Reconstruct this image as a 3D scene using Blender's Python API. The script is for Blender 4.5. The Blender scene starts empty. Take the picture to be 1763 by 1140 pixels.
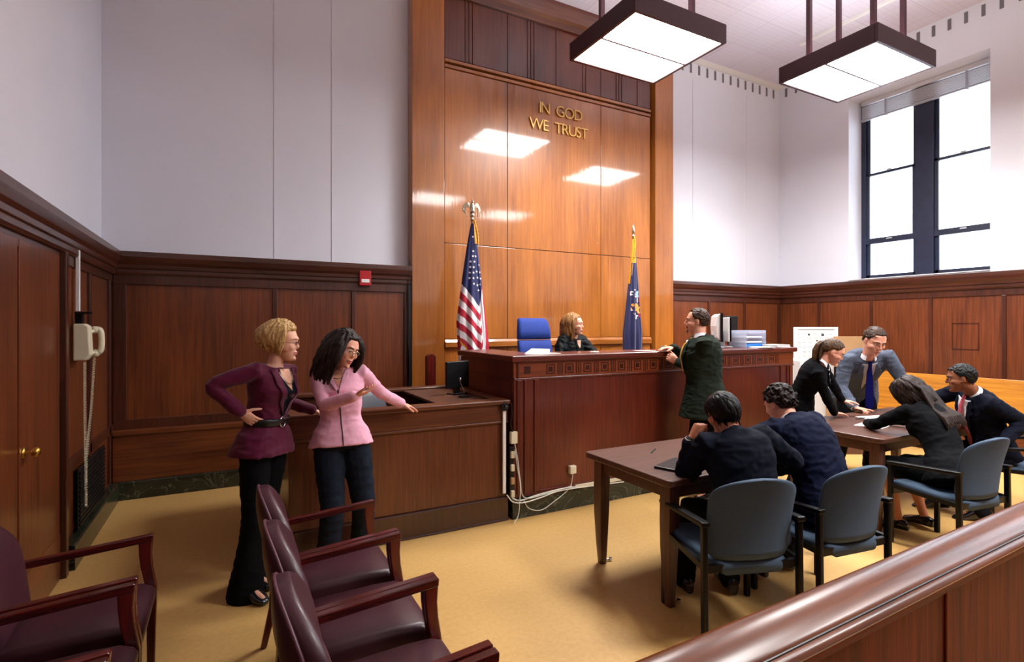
import bpy, bmesh, math, random
from mathutils import Vector, Matrix, Euler, noise
from mathutils.bvhtree import BVHTree

# ------------------------------------------------------------------ camera, world, exposure
sc = bpy.context.scene
CT = sc.collection
F_PX = 909.0
cam = bpy.data.cameras.new('camera')
cam_o = bpy.data.objects.new('camera', cam)
CT.objects.link(cam_o)
cam_o.location = (0, 0, 1.65)
cam_o.rotation_euler = (math.radians(90), 0, math.radians(-28.1))
cam.sensor_width = 36.0
cam.sensor_fit = 'HORIZONTAL'
cam.lens = 36.0 * F_PX / 1763.0
cam.shift_y = -10.0 / 1763.0
cam.clip_start = 0.05
sc.camera = cam_o

world = bpy.data.worlds.new('overcast_sky')
sc.world = world
world.use_nodes = True
wb = world.node_tree.nodes['Background']
wb.inputs[0].default_value = (0.80, 0.88, 1.0, 1)
wb.inputs[1].default_value = 2.6
sc.view_settings.view_transform = 'Standard'
sc.view_settings.look = 'None'
sc.view_settings.gamma = 1.0
sc.view_settings.use_curve_mapping = False
sc.view_settings.exposure = 1.45
PENDANT_W = 38.0                                # downward light of each pendant's tubes
LAMP = 10.0                                     # emission of the pendant diffusers

# ------------------------------------------------------------------ helpers
def lin(c):
    def f(x):
        x /= 255.0
        return x / 12.92 if x <= 0.04045 else ((x + 0.055) / 1.055) ** 2.4
    return (f(c[0]), f(c[1]), f(c[2]), 1.0)

def mat(name, col, rough=0.5, metal=0.0, coat=0.0, spec=0.5, nscale=0, namt=0.0, bump=0.0, bscale=200, emit=None, estr=0, sheen=0.0, trans=0.0):
    m = bpy.data.materials.new(name); m.use_nodes = True
    nt = m.node_tree; b = nt.nodes['Principled BSDF']
    c = lin(col)
    b.inputs['Base Color'].default_value = c
    b.inputs['Roughness'].default_value = rough
    b.inputs['Metallic'].default_value = metal
    b.inputs['Coat Weight'].default_value = coat
    b.inputs['Coat Roughness'].default_value = 0.12
    b.inputs['Specular IOR Level'].default_value = spec
    b.inputs['Sheen Weight'].default_value = sheen
    b.inputs['Transmission Weight'].default_value = trans
    if emit is not None:
        b.inputs['Emission Color'].default_value = lin(emit)
        b.inputs['Emission Strength'].default_value = estr
    if nscale or bump:
        tc = nt.nodes.new('ShaderNodeTexCoord')
    if nscale:
        n = nt.nodes.new('ShaderNodeTexNoise'); n.inputs['Scale'].default_value = nscale; n.inputs['Detail'].default_value = 6
        nt.links.new(tc.outputs['Object'], n.inputs['Vector'])
        r = nt.nodes.new('ShaderNodeValToRGB')
        r.color_ramp.elements[0].position = 0.3; r.color_ramp.elements[1].position = 0.7
        r.color_ramp.elements[0].color = tuple(max(0, x * (1 - namt)) for x in c[:3]) + (1,)
        r.color_ramp.elements[1].color = tuple(min(1, x * (1 + namt)) for x in c[:3]) + (1,)
        nt.links.new(n.outputs['Fac'], r.inputs['Fac'])
        nt.links.new(r.outputs['Color'], b.inputs['Base Color'])
    if bump:
        n2 = nt.nodes.new('ShaderNodeTexNoise'); n2.inputs['Scale'].default_value = bscale; n2.inputs['Detail'].default_value = 3
        nt.links.new(tc.outputs['Object'], n2.inputs['Vector'])
        bp = nt.nodes.new('ShaderNodeBump'); bp.inputs['Strength'].default_value = bump; bp.inputs['Distance'].default_value = 0.002
        nt.links.new(n2.outputs['Fac'], bp.inputs['Height'])
        nt.links.new(bp.outputs['Normal'], b.inputs['Normal'])
    return m

def wood(name, c1, c2, axis='z', rough=0.35, coat=0.3, fine=1.0, crough=0.12, bump=0.12, spots=0.0, blotch=0.35):
    """polished veneer: grain stretched along one axis, blotches, faint vertical ripple in the varnish"""
    m = bpy.data.materials.new(name); m.use_nodes = True
    nt = m.node_tree; b = nt.nodes['Principled BSDF']; N = nt.nodes.new; L = nt.links.new
    tc = N('ShaderNodeTexCoord')
    mp = N('ShaderNodeMapping'); s = [26 * fine] * 3; s['xyz'.index(axis)] = 1.1 * fine
    mp.inputs['Scale'].default_value = s
    L(tc.outputs['Object'], mp.inputs['Vector'])
    n = N('ShaderNodeTexNoise'); n.inputs['Scale'].default_value = 1.6; n.inputs['Detail'].default_value = 9; n.inputs['Roughness'].default_value = 0.62; n.inputs['Distortion'].default_value = 0.6
    L(mp.outputs['Vector'], n.inputs['Vector'])
    mp2 = N('ShaderNodeMapping'); s2 = [1.7] * 3; s2['xyz'.index(axis)] = 0.5
    mp2.inputs['Scale'].default_value = s2
    L(tc.outputs['Object'], mp2.inputs['Vector'])
    n2 = N('ShaderNodeTexNoise'); n2.inputs['Scale'].default_value = 1.3; n2.inputs['Detail'].default_value = 4
    L(mp2.outputs['Vector'], n2.inputs['Vector'])
    mx = N('ShaderNodeMix'); mx.data_type = 'FLOAT'; mx.inputs[0].default_value = blotch
    L(n.outputs['Fac'], mx.inputs[2]); L(n2.outputs['Fac'], mx.inputs[3])
    r = N('ShaderNodeValToRGB'); e = r.color_ramp.elements
    e[0].position = 0.36; e[0].color = lin(c2); e[1].position = 0.62; e[1].color = lin(c1)
    L(mx.outputs[0], r.inputs['Fac'])
    L(r.outputs['Color'], b.inputs['Base Color'])
    b.inputs['Roughness'].default_value = rough
    b.inputs['Coat Weight'].default_value = coat
    b.inputs['Coat Roughness'].default_value = crough
    mp3 = N('ShaderNodeMapping'); s3 = [22] * 3; s3['xyz'.index(axis)] = 0.35
    mp3.inputs['Scale'].default_value = s3
    L(tc.outputs['Object'], mp3.inputs['Vector'])
    n3 = N('ShaderNodeTexNoise'); n3.inputs['Scale'].default_value = 1.0; n3.inputs['Detail'].default_value = 4
    L(mp3.outputs['Vector'], n3.inputs['Vector'])
    bp = N('ShaderNodeBump'); bp.inputs['Strength'].default_value = bump; bp.inputs['Distance'].default_value = 0.01
    L(n3.outputs['Fac'], bp.inputs['Height'])
    L(bp.outputs['Normal'], b.inputs['Normal']); L(bp.outputs['Normal'], b.inputs['Coat Normal'])
    return m

class MB:
    """collects shapes that become ONE mesh"""
    def __init__(s): s.v = []; s.f = []; s.mi = []
    def add(s, vs, fs, mi=0):
        o = len(s.v); s.v += [tuple(p) for p in vs]; s.f += [tuple(o + i for i in f) for f in fs]; s.mi += [mi] * len(fs); return s
    def box(s, x0, x1, y0, y1, z0, z1, mi=0):
        if x0 > x1: x0, x1 = x1, x0
        if y0 > y1: y0, y1 = y1, y0
        if z0 > z1: z0, z1 = z1, z0
        v = [(x0,y0,z0),(x1,y0,z0),(x1,y1,z0),(x0,y1,z0),(x0,y0,z1),(x1,y0,z1),(x1,y1,z1),(x0,y1,z1)]
        return s.add(v, [(0,3,2,1),(4,5,6,7),(0,1,5,4),(1,2,6,5),(2,3,7,6),(3,0,4,7)], mi)
    def prism(s, pts, ax, a0, a1, mi=0):
        """closed 2-D outline extruded along axis ax (0,1,2); outline gives the other two coordinates in order"""
        n = len(pts)
        def P(p, a):
            c = list(p); c.insert(ax, a); return tuple(c)
        v = [P(p, a0) for p in pts] + [P(p, a1) for p in pts]
        f = [tuple(range(n)), tuple(range(2 * n - 1, n - 1, -1))] + [(i, i + n, (i + 1) % n + n, (i + 1) % n) for i in range(n)]
        return s.add(v, f, mi)
    def loft(s, rings, cap=True, mi=0, closed=True):
        o = len(s.v); n = len(rings[0])
        for r in rings: s.v += [tuple(p) for p in r]
        for i in range(len(rings) - 1):
            for j in range(n if closed else n - 1):
                k = (j + 1) % n
                s.f.append((o + i*n + j, o + i*n + k, o + (i+1)*n + k, o + (i+1)*n + j)); s.mi.append(mi)
        if cap:
            s.f.append(tuple(o + j for j in range(n - 1, -1, -1))); s.mi.append(mi)
            s.f.append(tuple(o + (len(rings)-1)*n + j for j in range(n))); s.mi.append(mi)
        return s
    def tube(s, pts, rad, n=10, side=None, mi=0, round_ends=True, up=None):
        """tube along points; rad: number or list of numbers or (a,b) pairs; a is the half width along side"""
        pts = [Vector(p) for p in pts]; m = len(pts)
        if not isinstance(rad, (list,)): rad = [rad] * m
        rad = [(r, r) if not isinstance(r, (tuple, list)) else r for r in rad]
        tg = []
        for i in range(m):
            a = pts[max(i - 1, 0)]; b = pts[min(i + 1, m - 1)]
            t = (b - a); t = t.normalized() if t.length > 1e-9 else Vector((0, 0, 1)); tg.append(t)
        rings = []
        prev = Vector(side) if side is not None else None
        if prev is None:
            prev = Vector((1, 0, 0)) if abs(tg[0].x) < 0.8 else Vector((0, 1, 0))
        seq = []
        for i in range(m):
            t = tg[i]
            sd = prev - t * prev.dot(t)
            if sd.length < 1e-6: sd = t.orthogonal()
            sd.normalize(); prev = sd if side is None else Vector(side)
            bn = t.cross(sd).normalized()
            seq.append((pts[i], sd, bn, t, rad[i]))
        def ring(p, sd, bn, a, b):
            return [p + sd * (a * math.cos(2 * math.pi * j / n)) + bn * (b * math.sin(2 * math.pi * j / n)) for j in range(n)]
        if round_ends:
            p, sd, bn, t, r = seq[0]; q = min(r)
            for k in (80, 50, 22):
                c = math.cos(math.radians(k)); h = math.sin(math.radians(k))
                rings.append(ring(p - t * q * h, sd, bn, r[0] * c, r[1] * c))
        for p, sd, bn, t, r in seq: rings.append(ring(p, sd, bn, r[0], r[1]))
        if round_ends:
            p, sd, bn, t, r = seq[-1]; q = min(r)
            for k in (22, 50, 80):
                c = math.cos(math.radians(k)); h = math.sin(math.radians(k))
                rings.append(ring(p + t * q * h, sd, bn, r[0] * c, r[1] * c))
        return s.loft(rings, True, mi)
    def ell(s, c, r, M=None, nu=20, nv=12, mi=0):
        c = Vector(c); rings = []
        for i in range(1, nv):
            th = math.pi * i / nv
            ring = []
            for j in range(nu):
                ph = 2 * math.pi * j / nu
                p = Vector((r[0] * math.sin(th) * math.cos(ph), r[1] * math.sin(th) * math.sin(ph), -r[2] * math.cos(th)))
                if M is not None: p = M @ p
                ring.append(c + p)
            rings.append(ring)
        return s.loft(rings, True, mi)
    def cyl(s, p0, p1, r, n=16, mi=0): return s.tube([p0, p1], r, n=n, mi=mi, round_ends=False)
    def xf(s, M):
        s.v = [tuple(M @ Vector(p)) for p in s.v]; return s
    def build(s, name, m, parent=None, smooth=False, bevel=0, seg=2, recalc=True, sub=0, auto=False):
        me = bpy.data.meshes.new(name); me.from_pydata(s.v, [], s.f)
        ms = m if isinstance(m, (list, tuple)) else [m]
        for x in ms: me.materials.append(x)
        for p, k in zip(me.polygons, s.mi): p.material_index = k
        if recalc:
            bm = bmesh.new(); bm.from_mesh(me); bmesh.ops.recalc_face_normals(bm, faces=bm.faces); bm.to_mesh(me); bm.free()
        if smooth or auto:
            for p in me.polygons: p.use_smooth = True
        if auto: me.set_sharp_from_angle(angle=math.radians(38))
        o = bpy.data.objects.new(name, me); CT.objects.link(o)
        if parent is not None: o.parent = parent
        if bevel:
            b = o.modifiers.new('bevel', 'BEVEL'); b.width = bevel; b.segments = seg; b.limit_method = 'ANGLE'; b.angle_limit = math.radians(40)
        if sub:
            b = o.modifiers.new('sub', 'SUBSURF'); b.levels = sub; b.render_levels = sub
        return o

def thing(name, label, cat, loc=(0, 0, 0), rotz=0, group=None):
    o = bpy.data.objects.new(name, None); CT.objects.link(o); o.location = loc; o.rotation_euler = (0, 0, rotz)
    o.empty_display_size = 0.05
    o['label'] = label; o['category'] = cat
    if group: o['group'] = group
    return o
def tag(o, label, cat, group=None):
    o['label'] = label; o['category'] = cat
    if group: o['group'] = group
    return o
def struct(o, label=None):
    o['kind'] = 'structure'
    if label: o['label'] = label
    return o
def dup(root, loc, rotz, label=None, group=None):
    r = root.copy(); CT.objects.link(r); r.location = loc; r.rotation_euler = (0, 0, rotz)
    if label: r['label'] = label
    if group: r['group'] = group
    for ch in list(root.children):
        c = ch.copy(); CT.objects.link(c); c.parent = r
        for g in ch.children:
            d = g.copy(); CT.objects.link(d); d.parent = c
    return r
def rrect(w, h, r, n=5, cx=0, cy=0):
    """rounded rectangle outline"""
    out = []
    for (sx, sy, a0) in ((1, -1, -90), (1, 1, 0), (-1, 1, 90), (-1, -1, 180)):
        for k in range(n + 1):
            a = math.radians(a0 + 90 * k / n)
            out.append((cx + sx * (w/2 - r) + r * math.cos(a), cy + sy * (h/2 - r) + r * math.sin(a)))
    return out
def curve_pts(pts, n=8):
    """Catmull-Rom through points"""
    P = [Vector(p) for p in pts]; P = [P[0] * 2 - P[1]] + P + [P[-1] * 2 - P[-2]]; out = []
    for i in range(1, len(P) - 2):
        for k in range(n):
            t = k / n
            out.append(0.5 * ((2 * P[i]) + (P[i+1] - P[i-1]) * t + (2*P[i-1] - 5*P[i] + 4*P[i+1] - P[i+2]) * t*t + (3*P[i] - P[i-1] - 3*P[i+1] + P[i+2]) * t**3))
    out.append(P[-2]); return out

# ------------------------------------------------------------------ materials
M = {}
for ax in 'xyz':
    M['dado_' + ax] = wood('dark_mahogany_' + ax, (122, 62, 30), (76, 35, 15), ax, 0.35, 0.35, spots=0, crough=0.16)
    M['frame_' + ax] = wood('mahogany_frame_' + ax, (84, 40, 24), (48, 20, 11), ax, 0.34, 0.35, crough=0.16)
    M['bench_' + ax] = wood('red_mahogany_' + ax, (104, 38, 22), (62, 20, 11), ax, 0.34, 0.3, 1.4, crough=0.14)
    M['stand_' + ax] = wood('walnut_veneer_' + ax, (106, 56, 29), (70, 33, 16), ax, 0.38, 0.25, 1.3)
    M['railpanel_' + ax] = wood('rail_panel_veneer_' + ax, (112, 44, 22), (64, 22, 12), ax, 0.6, 0.0, 1.0)
    M['railpanel_' + ax].node_tree.nodes['Principled BSDF'].inputs['Specular IOR Level'].default_value = 0.12
    M['rail_' + ax] = wood('varnished_rail_' + ax, (120, 64, 32), (76, 36, 16), ax, 0.26, 0.12, 1.0, crough=0.2, bump=0.03)
    M['rail_' + ax].node_tree.nodes['Principled BSDF'].inputs['Specular IOR Level'].default_value = 0.3
    M['tower_' + ax] = wood('golden_veneer_' + ax, (180, 108, 38), (134, 74, 22), ax, 0.34, 0.9, 0.8, crough=0.07, bump=0.1, blotch=0.5)
    M['table_' + ax] = wood('brown_laminate_' + ax, (96, 58, 42), (66, 38, 27), ax, 0.42, 0.1, 1.2, blotch=0.15)
    M['oak_' + ax] = wood('light_oak_' + ax, (196, 134, 44), (160, 100, 30), ax, 0.35, 0.3, 1.0, blotch=0.2)
    M['cherry_' + ax] = wood('red_cherry_' + ax, (104, 24, 16), (52, 10, 9), ax, 0.25, 0.5, 1.5)
M['wall'] = mat('white_plaster', (222, 223, 232), 0.75, nscale=0.8, namt=0.03, bump=0.1, bscale=60)
M['ceiling'] = mat('ceiling_tile_white', (226, 222, 228), 0.85)
M['metal_frame'] = mat('mauve_brown_metal', (62, 32, 38), 0.45, 0.2, nscale=30, namt=0.08)
M['window_paint'] = mat('dark_slate_paint', (26, 34, 58), 0.4, nscale=8, namt=0.2)
M['blind'] = mat('grey_blind', (206, 205, 210), 0.6)
M['white_paint'] = mat('white_paint', (226, 224, 222), 0.5)
M['slot'] = mat('grey_slot', (112, 108, 112), 0.7)
M['grille'] = mat('black_grille', (24, 24, 24), 0.45, 0.4)
M['brass'] = mat('polished_brass', (205, 160, 78), 0.28, 1.0)
M['letter'] = mat('satin_brass_letter', (222, 180, 104), 0.4, 0.5)
M['black'] = mat('black_plastic', (16, 16, 18), 0.35)
M['black_metal'] = mat('black_lacquered_metal', (8, 8, 10), 0.4, 0.0, spec=0.25)
M['chrome'] = mat('chrome', (200, 200, 205), 0.2, 1.0)
M['cream'] = mat('cream_plastic', (214, 205, 176), 0.4)
M['white_cable'] = mat('white_cable', (206, 204, 194), 0.5)
M['paper'] = mat('white_paper', (236, 234, 230), 0.7, nscale=6, namt=0.02)
M['red_box'] = mat('red_enamel', (178, 22, 34), 0.35)
M['vinyl'] = mat('burgundy_vinyl', (60, 24, 34), 0.42, coat=0.1, nscale=3, namt=0.1, bump=0.15, bscale=350)
M['piping'] = mat('burgundy_piping', (84, 46, 58), 0.4)
M['bluefab'] = mat('slate_blue_fabric', (56, 76, 96), 0.85, nscale=150, namt=0.12, bump=0.35, bscale=420)
M['royal'] = mat('royal_blue_fabric', (12, 48, 132), 0.8, nscale=120, namt=0.08, bump=0.3, bscale=350)
M['grey_leather'] = mat('grey_leather', (70, 72, 80), 0.45, bump=0.1, bscale=300)
M['gold'] = mat('gold_fringe', (214, 150, 24), 0.6, nscale=60, namt=0.3)
M['flag_red'] = mat('flag_red', (176, 26, 52), 0.7)
M['flag_white'] = mat('flag_white', (226, 220, 222), 0.7)
M['flag_blue'] = mat('flag_blue', (24, 30, 84), 0.7)
M['state_blue'] = mat('state_flag_blue', (18, 21, 70), 0.55, sheen=0.2)
M['pale_blue'] = mat('pale_blue_thread', (140, 170, 214), 0.6)
M['orange'] = mat('orange_thread', (232, 150, 60), 0.6)
M['silver'] = mat('silver_metal', (206, 200, 180), 0.25, 0.9)
M['pvc_grey'] = mat('grey_plastic', (170, 174, 182), 0.4)
M['screen'] = mat('dark_screen', (10, 12, 18), 0.15)
M['blue_plastic'] = mat('blue_plastic', (24, 108, 190), 0.35)
M['card'] = mat('brown_cardboard', (168, 132, 92), 0.8, nscale=5, namt=0.05)
M['yellow'] = mat('yellow_plastic', (226, 180, 40), 0.5)

def floor_mat():
    m = bpy.data.materials.new('ochre_linoleum'); m.use_nodes = True
    nt = m.node_tree; b = nt.nodes['Principled BSDF']; N = nt.nodes.new; L = nt.links.new
    tc = N('ShaderNodeTexCoord')
    n = N('ShaderNodeTexNoise'); n.inputs['Scale'].default_value = 34; n.inputs['Detail'].default_value = 10; n.inputs['Roughness'].default_value = 0.7
    L(tc.outputs['Object'], n.inputs['Vector'])
    n2 = N('ShaderNodeTexNoise'); n2.inputs['Scale'].default_value = 0.9; n2.inputs['Detail'].default_value = 4
    L(tc.outputs['Object'], n2.inputs['Vector'])
    mx = N('ShaderNodeMix'); mx.data_type = 'FLOAT'; mx.inputs[0].default_value = 0.4
    L(n.outputs['Fac'], mx.inputs[2]); L(n2.outputs['Fac'], mx.inputs[3])
    r = N('ShaderNodeValToRGB'); e = r.color_ramp.elements
    e[0].position = 0.3; e[0].color = lin((186, 144, 80)); e[1].position = 0.66; e[1].color = lin((208, 168, 104))
    L(mx.outputs[0], r.inputs['Fac'])
    v = N('ShaderNodeTexVoronoi'); v.inputs['Scale'].default_value = 2.2
    L(tc.outputs['Object'], v.inputs['Vector'])
    r2 = N('ShaderNodeValToRGB'); r2.color_ramp.elements[0].position = 0.008; r2.color_ramp.elements[1].position = 0.014
    r2.color_ramp.elements[0].color = (0.45, 0.4, 0.35, 1)
    L(v.outputs['Distance'], r2.inputs['Fac'])
    mm = N('ShaderNodeMix'); mm.data_type = 'RGBA'; mm.blend_type = 'MULTIPLY'; mm.inputs[0].default_value = 0.8
    L(r.outputs['Color'], mm.inputs[6]); L(r2.outputs['Color'], mm.inputs[7])
    L(mm.outputs[2], b.inputs['Base Color'])
    b.inputs['Roughness'].default_value = 0.42
    return m
M['floor'] = floor_mat()

def marble_mat():
    m = bpy.data.materials.new('green_marble'); m.use_nodes = True
    nt = m.node_tree; b = nt.nodes['Principled BSDF']; N = nt.nodes.new; L = nt.links.new
    tc = N('ShaderNodeTexCoord')
    n = N('ShaderNodeTexNoise'); n.inputs['Scale'].default_value = 3; n.inputs['Detail'].default_value = 10; n.inputs['Distortion'].default_value = 2.5
    L(tc.outputs['Object'], n.inputs['Vector'])
    r = N('ShaderNodeValToRGB'); e = r.color_ramp.elements
    e[0].position = 0.3; e[0].color = lin((26, 32, 24)); e[1].position = 0.8; e[1].color = lin((50, 52, 38))
    for p, c in ((0.49, (34, 38, 28)), (0.505, (84, 88, 70)), (0.525, (34, 38, 28))):
        x = e.new(p); x.color = lin(c)
    L(n.outputs['Fac'], r.inputs['Fac']); L(r.outputs['Color'], b.inputs['Base Color'])
    b.inputs['Roughness'].default_value = 0.22
    return m
M['marble'] = marble_mat()

def ceil_mat():
    m = M['ceiling']; nt = m.node_tree; b = nt.nodes['Principled BSDF']; N = nt.nodes.new; L = nt.links.new
    tc = N('ShaderNodeTexCoord'); mp = N('ShaderNodeMapping'); mp.inputs['Rotation'].default_value = (0, 0, 0)
    L(tc.outputs['Object'], mp.inputs['Vector'])
    br = N('ShaderNodeTexBrick'); br.offset = 0; br.inputs['Scale'].default_value = 1.0
    br.inputs['Brick Width'].default_value = 0.62; br.inputs['Row Height'].default_value = 0.62; br.inputs['Mortar Size'].default_value = 0.006
    br.inputs['Color1'].default_value = lin((218, 213, 224)); br.inputs['Color2'].default_value = lin((212, 206, 218)); br.inputs['Mortar'].default_value = lin((200, 194, 206))
    L(mp.outputs['Vector'], br.inputs['Vector'])
    br2 = N('ShaderNodeTexBrick'); br2.offset = 0; br2.inputs['Scale'].default_value = 1.0
    br2.inputs['Brick Width'].default_value = 0.075; br2.inputs['Row Height'].default_value = 0.075; br2.inputs['Mortar Size'].default_value = 0.008
    br2.inputs['Color1'].default_value = (1, 1, 1, 1); br2.inputs['Color2'].default_value = (1, 1, 1, 1); br2.inputs['Mortar'].default_value = (0.95, 0.93, 0.95, 1)
    L(mp.outputs['Vector'], br2.inputs['Vector'])
    mm = N('ShaderNodeMix'); mm.data_type = 'RGBA'; mm.blend_type = 'MULTIPLY'; mm.inputs[0].default_value = 1
    L(br.outputs['Color'], mm.inputs[6]); L(br2.outputs['Color'], mm.inputs[7])
    L(mm.outputs[2], b.inputs['Base Color'])
ceil_mat()

def glass_mat(name, tint=(1, 1, 1), gl=0.06):
    m = bpy.data.materials.new(name); m.use_nodes = True
    nt = m.node_tree; nt.nodes.clear(); N = nt.nodes.new; L = nt.links.new
    o = N('ShaderNodeOutputMaterial'); t = N('ShaderNodeBsdfTransparent'); t.inputs[0].default_value = (*tint, 1)
    g = N('ShaderNodeBsdfGlossy'); g.inputs['Roughness'].default_value = 0.02
    fr = N('ShaderNodeFresnel'); fr.inputs[0].default_value = 1.3
    mx = N('ShaderNodeMixShader'); L(fr.outputs[0], mx.inputs[0]); L(t.outputs[0], mx.inputs[1]); L(g.outputs[0], mx.inputs[2]); L(mx.outputs[0], o.inputs[0])
    return m
M['glass'] = glass_mat('window_glass')
M['acrylic'] = mat('clear_acrylic', (206, 212, 230), 0.15); M['acrylic'].node_tree.nodes['Principled BSDF'].inputs['Alpha'].default_value = 0.4
M['lens'] = glass_mat('spectacle_lens', (0.93, 0.93, 0.95))
def lamp_mat():
    m = bpy.data.materials.new('lit_diffuser'); m.use_nodes = True
    nt = m.node_tree; b = nt.nodes['Principled BSDF']
    b.inputs['Base Color'].default_value = (0.9, 0.9, 0.9, 1)
    b.inputs['Emission Color'].default_value = (1.0, 0.98, 0.97, 1)
    b.inputs['Emission Strength'].default_value = LAMP
    return m
M['lamp'] = lamp_mat(); M['lamp_up'] = lamp_mat(); M['lamp_up'].node_tree.nodes['Principled BSDF'].inputs['Emission Strength'].default_value = LAMP * 0.3
for ax in 'xz': M['frieze_' + ax] = wood('shaded_frieze_veneer_' + ax, (104, 50, 30), (66, 28, 18), ax, 0.34, 0.5, 0.8)  # frieze and cornice veneer with the shade above the pendants put into its colour
# ================================================================== THE SETTING
XL, XR, YB, YF, ZC = -0.97, 8.80, 6.15, -3.6, 6.0     # faces of the wainscot; ceiling height
WX, WXR, WYB = -1.08, 8.92, 6.27                      # faces of the plaster above it
CAP = 2.35

struct(MB().box(WX - .3, WXR + .3, YF - .3, WYB + .3, -.1, 0).build('floor', M['floor']))
struct(MB().box(WX - .3, WXR + .9, YF - .3, WYB + .3, ZC, ZC + .1).build('ceiling', M['ceiling']))

wl = struct(MB().box(WX - .2, WX, YF, WYB, 0, ZC).build('wall_left', M['wall']))
wbk = struct(MB().box(WX - .2, WXR + .2, WYB, WYB + .2, 0, ZC).build('wall_back', M['wall']))
wf = struct(MB().box(WX - .2, WXR + .2, YF - .2, YF, 0, ZC).build('wall_front', M['wall']))
# right wall with two window openings, deep reveals
WIN = [(3.2, 5.02), (-0.55, 1.6)]
ZS, ZT, WTH = 2.38, 5.34, 0.46
b = MB(); x0, x1 = WXR, WXR + WTH
ys = [YF, WIN[1][0], WIN[1][1], WIN[0][0], WIN[0][1], WYB]
b.box(x0, x1, ys[0], ys[1], 0, ZC); b.box(x0, x1, ys[2], ys[3], 0, ZC); b.box(x0, x1, ys[4], ys[5], 0, ZC)
for (a, c) in WIN:
    b.box(x0, x1, a, c, 0, ZS); b.box(x0, x1, a, c, ZT, ZC)
wr = struct(b.build('wall_right', M['wall']))

# plaster battens: faint vertical joints on the white walls
b = MB()
for x in (6.72, 8.02): b.box(x, x + .012, WYB - .006, WYB, CAP, ZC - .3)
for x in (.42, 1.02): b.box(x, x + .012, WYB - .006, WYB, CAP, ZC - .3)
b.build('joint_strip', M['wall'], wbk)

# wainscot (panelling with stiles, rails and a deep moulded cap) -------------------------------
def cap_profile(sgn, face):
    """profile of the cap: (offset from wall face outwards, height)"""
    p = [(-.12, 2.13), (.012, 2.13), (.02, 2.15), (.02, 2.185), (.032, 2.19), (.034, 2.225), (.05, 2.25), (.062, 2.30), (.062, CAP), (-.12, CAP)]
    return [(face + sgn * a, z) for a, z in p]
# back wall left part
TWX0, TWX1 = 1.91, 6.08
# left part: raised frames round three panels, lower rail
b = MB(); b.box(WX, TWX0, YB + .02, WYB + .01, .0, 2.14); b.build('panel_field', M['dado_z'], wbk)
b = MB()
b.box(XL, TWX0, YB - .003, YB + .03, 2.04, 2.14)
b.box(XL, TWX0, YB - .003, YB + .03, .64, .75)
for x in (XL, .40, 1.22, TWX0 - .08):
    b.box(x, x + .10 if x == XL else x + .045, YB - .002, YB + .03, .75, 2.04)
b.build('frame', M['frame_z'], wbk, bevel=.004)
b = MB().prism([(YB - .035, .17), (YB - .035, .60), (YB - .055, .61), (YB - .055, .645), (YB + .03, .665), (YB + .03, .17)], 0, XL, TWX0)
b.build('lower_rail', M['dado_x'], wbk, bevel=.003)
struct(MB().prism([(YB - .05, 0), (YB - .05, .16), (YB - .04, .17), (YB + .05, .17), (YB + .05, 0)], 0, XL, TWX0).build('baseboard_back', M['marble']))
struct(MB().prism(cap_profile(-1, YB), 0, XL, TWX0).build('trim_1', M['frame_x'], bevel=.003), 'dark wooden cap moulding along the left part of the back wall')
# right part of the back wall
b = MB(); b.box(TWX1, XR, YB + .02, WYB + .01, .0, 2.14); b.build('panel_field', M['dado_z'], wbk)
b = MB(); b.box(TWX1, XR, YB + .005, YB + .03, 2.04, 2.14)
for x in (6.98, 7.85, XR - .04): b.box(x - .025, x + .025, YB + .002, YB + .03, .2, 2.04)
b.build('frame', M['frame_z'], wbk, bevel=.004)
struct(MB().prism([(YB - .02, 0), (YB - .02, .16), (YB + .05, .17), (YB + .05, 0)], 0, TWX1, XR).build('baseboard_back', M['marble']))
struct(MB().prism(cap_profile(-1, YB), 0, TWX1, XR).build('trim_2', M['frame_x'], bevel=.003), 'dark wooden cap moulding on the back wall right of the tall panelling')
# right wall
b = MB(); b.box(XR + .02, WXR + .01, YF, YB + .03, .0, 2.14); b.build('panel_field', M['dado_z'], wr)
b = MB(); b.box(XR + .005, XR + .03, YF, YB, 2.04, 2.14)
for y in (5.45, 4.62, 3.83, 3.02, 2.2, 1.4, .6, -.4, -1.4, -2.4): b.box(XR + .002, XR + .03, y - .022, y + .022, .2, 2.04)
b.build('frame', M['frame_z'], wr, bevel=.004)
b = MB(); y0, y1, z0, z1 = 3.28, 3.58, 1.32, 1.68
for (a, c, d, e) in ((y0, y1, z0, z0 + .008), (y0, y1, z1 - .008, z1), (y0, y0 + .008, z0, z1), (y1 - .008, y1, z0, z1)): b.box(XR + .012, XR + .025, a, c, d, e)
b.build('access_panel', M['frame_z'], wr)
struct(MB().prism([(XR - .02, 0), (XR - .02, .16), (XR + .05, .17), (XR + .05, 0)], 1, YF, YB).build('baseboard_right', M['marble']))
struct(MB().prism(cap_profile(-1, XR), 1, YF, YB + .05).build('trim_3', M['frame_y'], bevel=.003), 'dark wooden cap moulding running along the right wall under the window')
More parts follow.
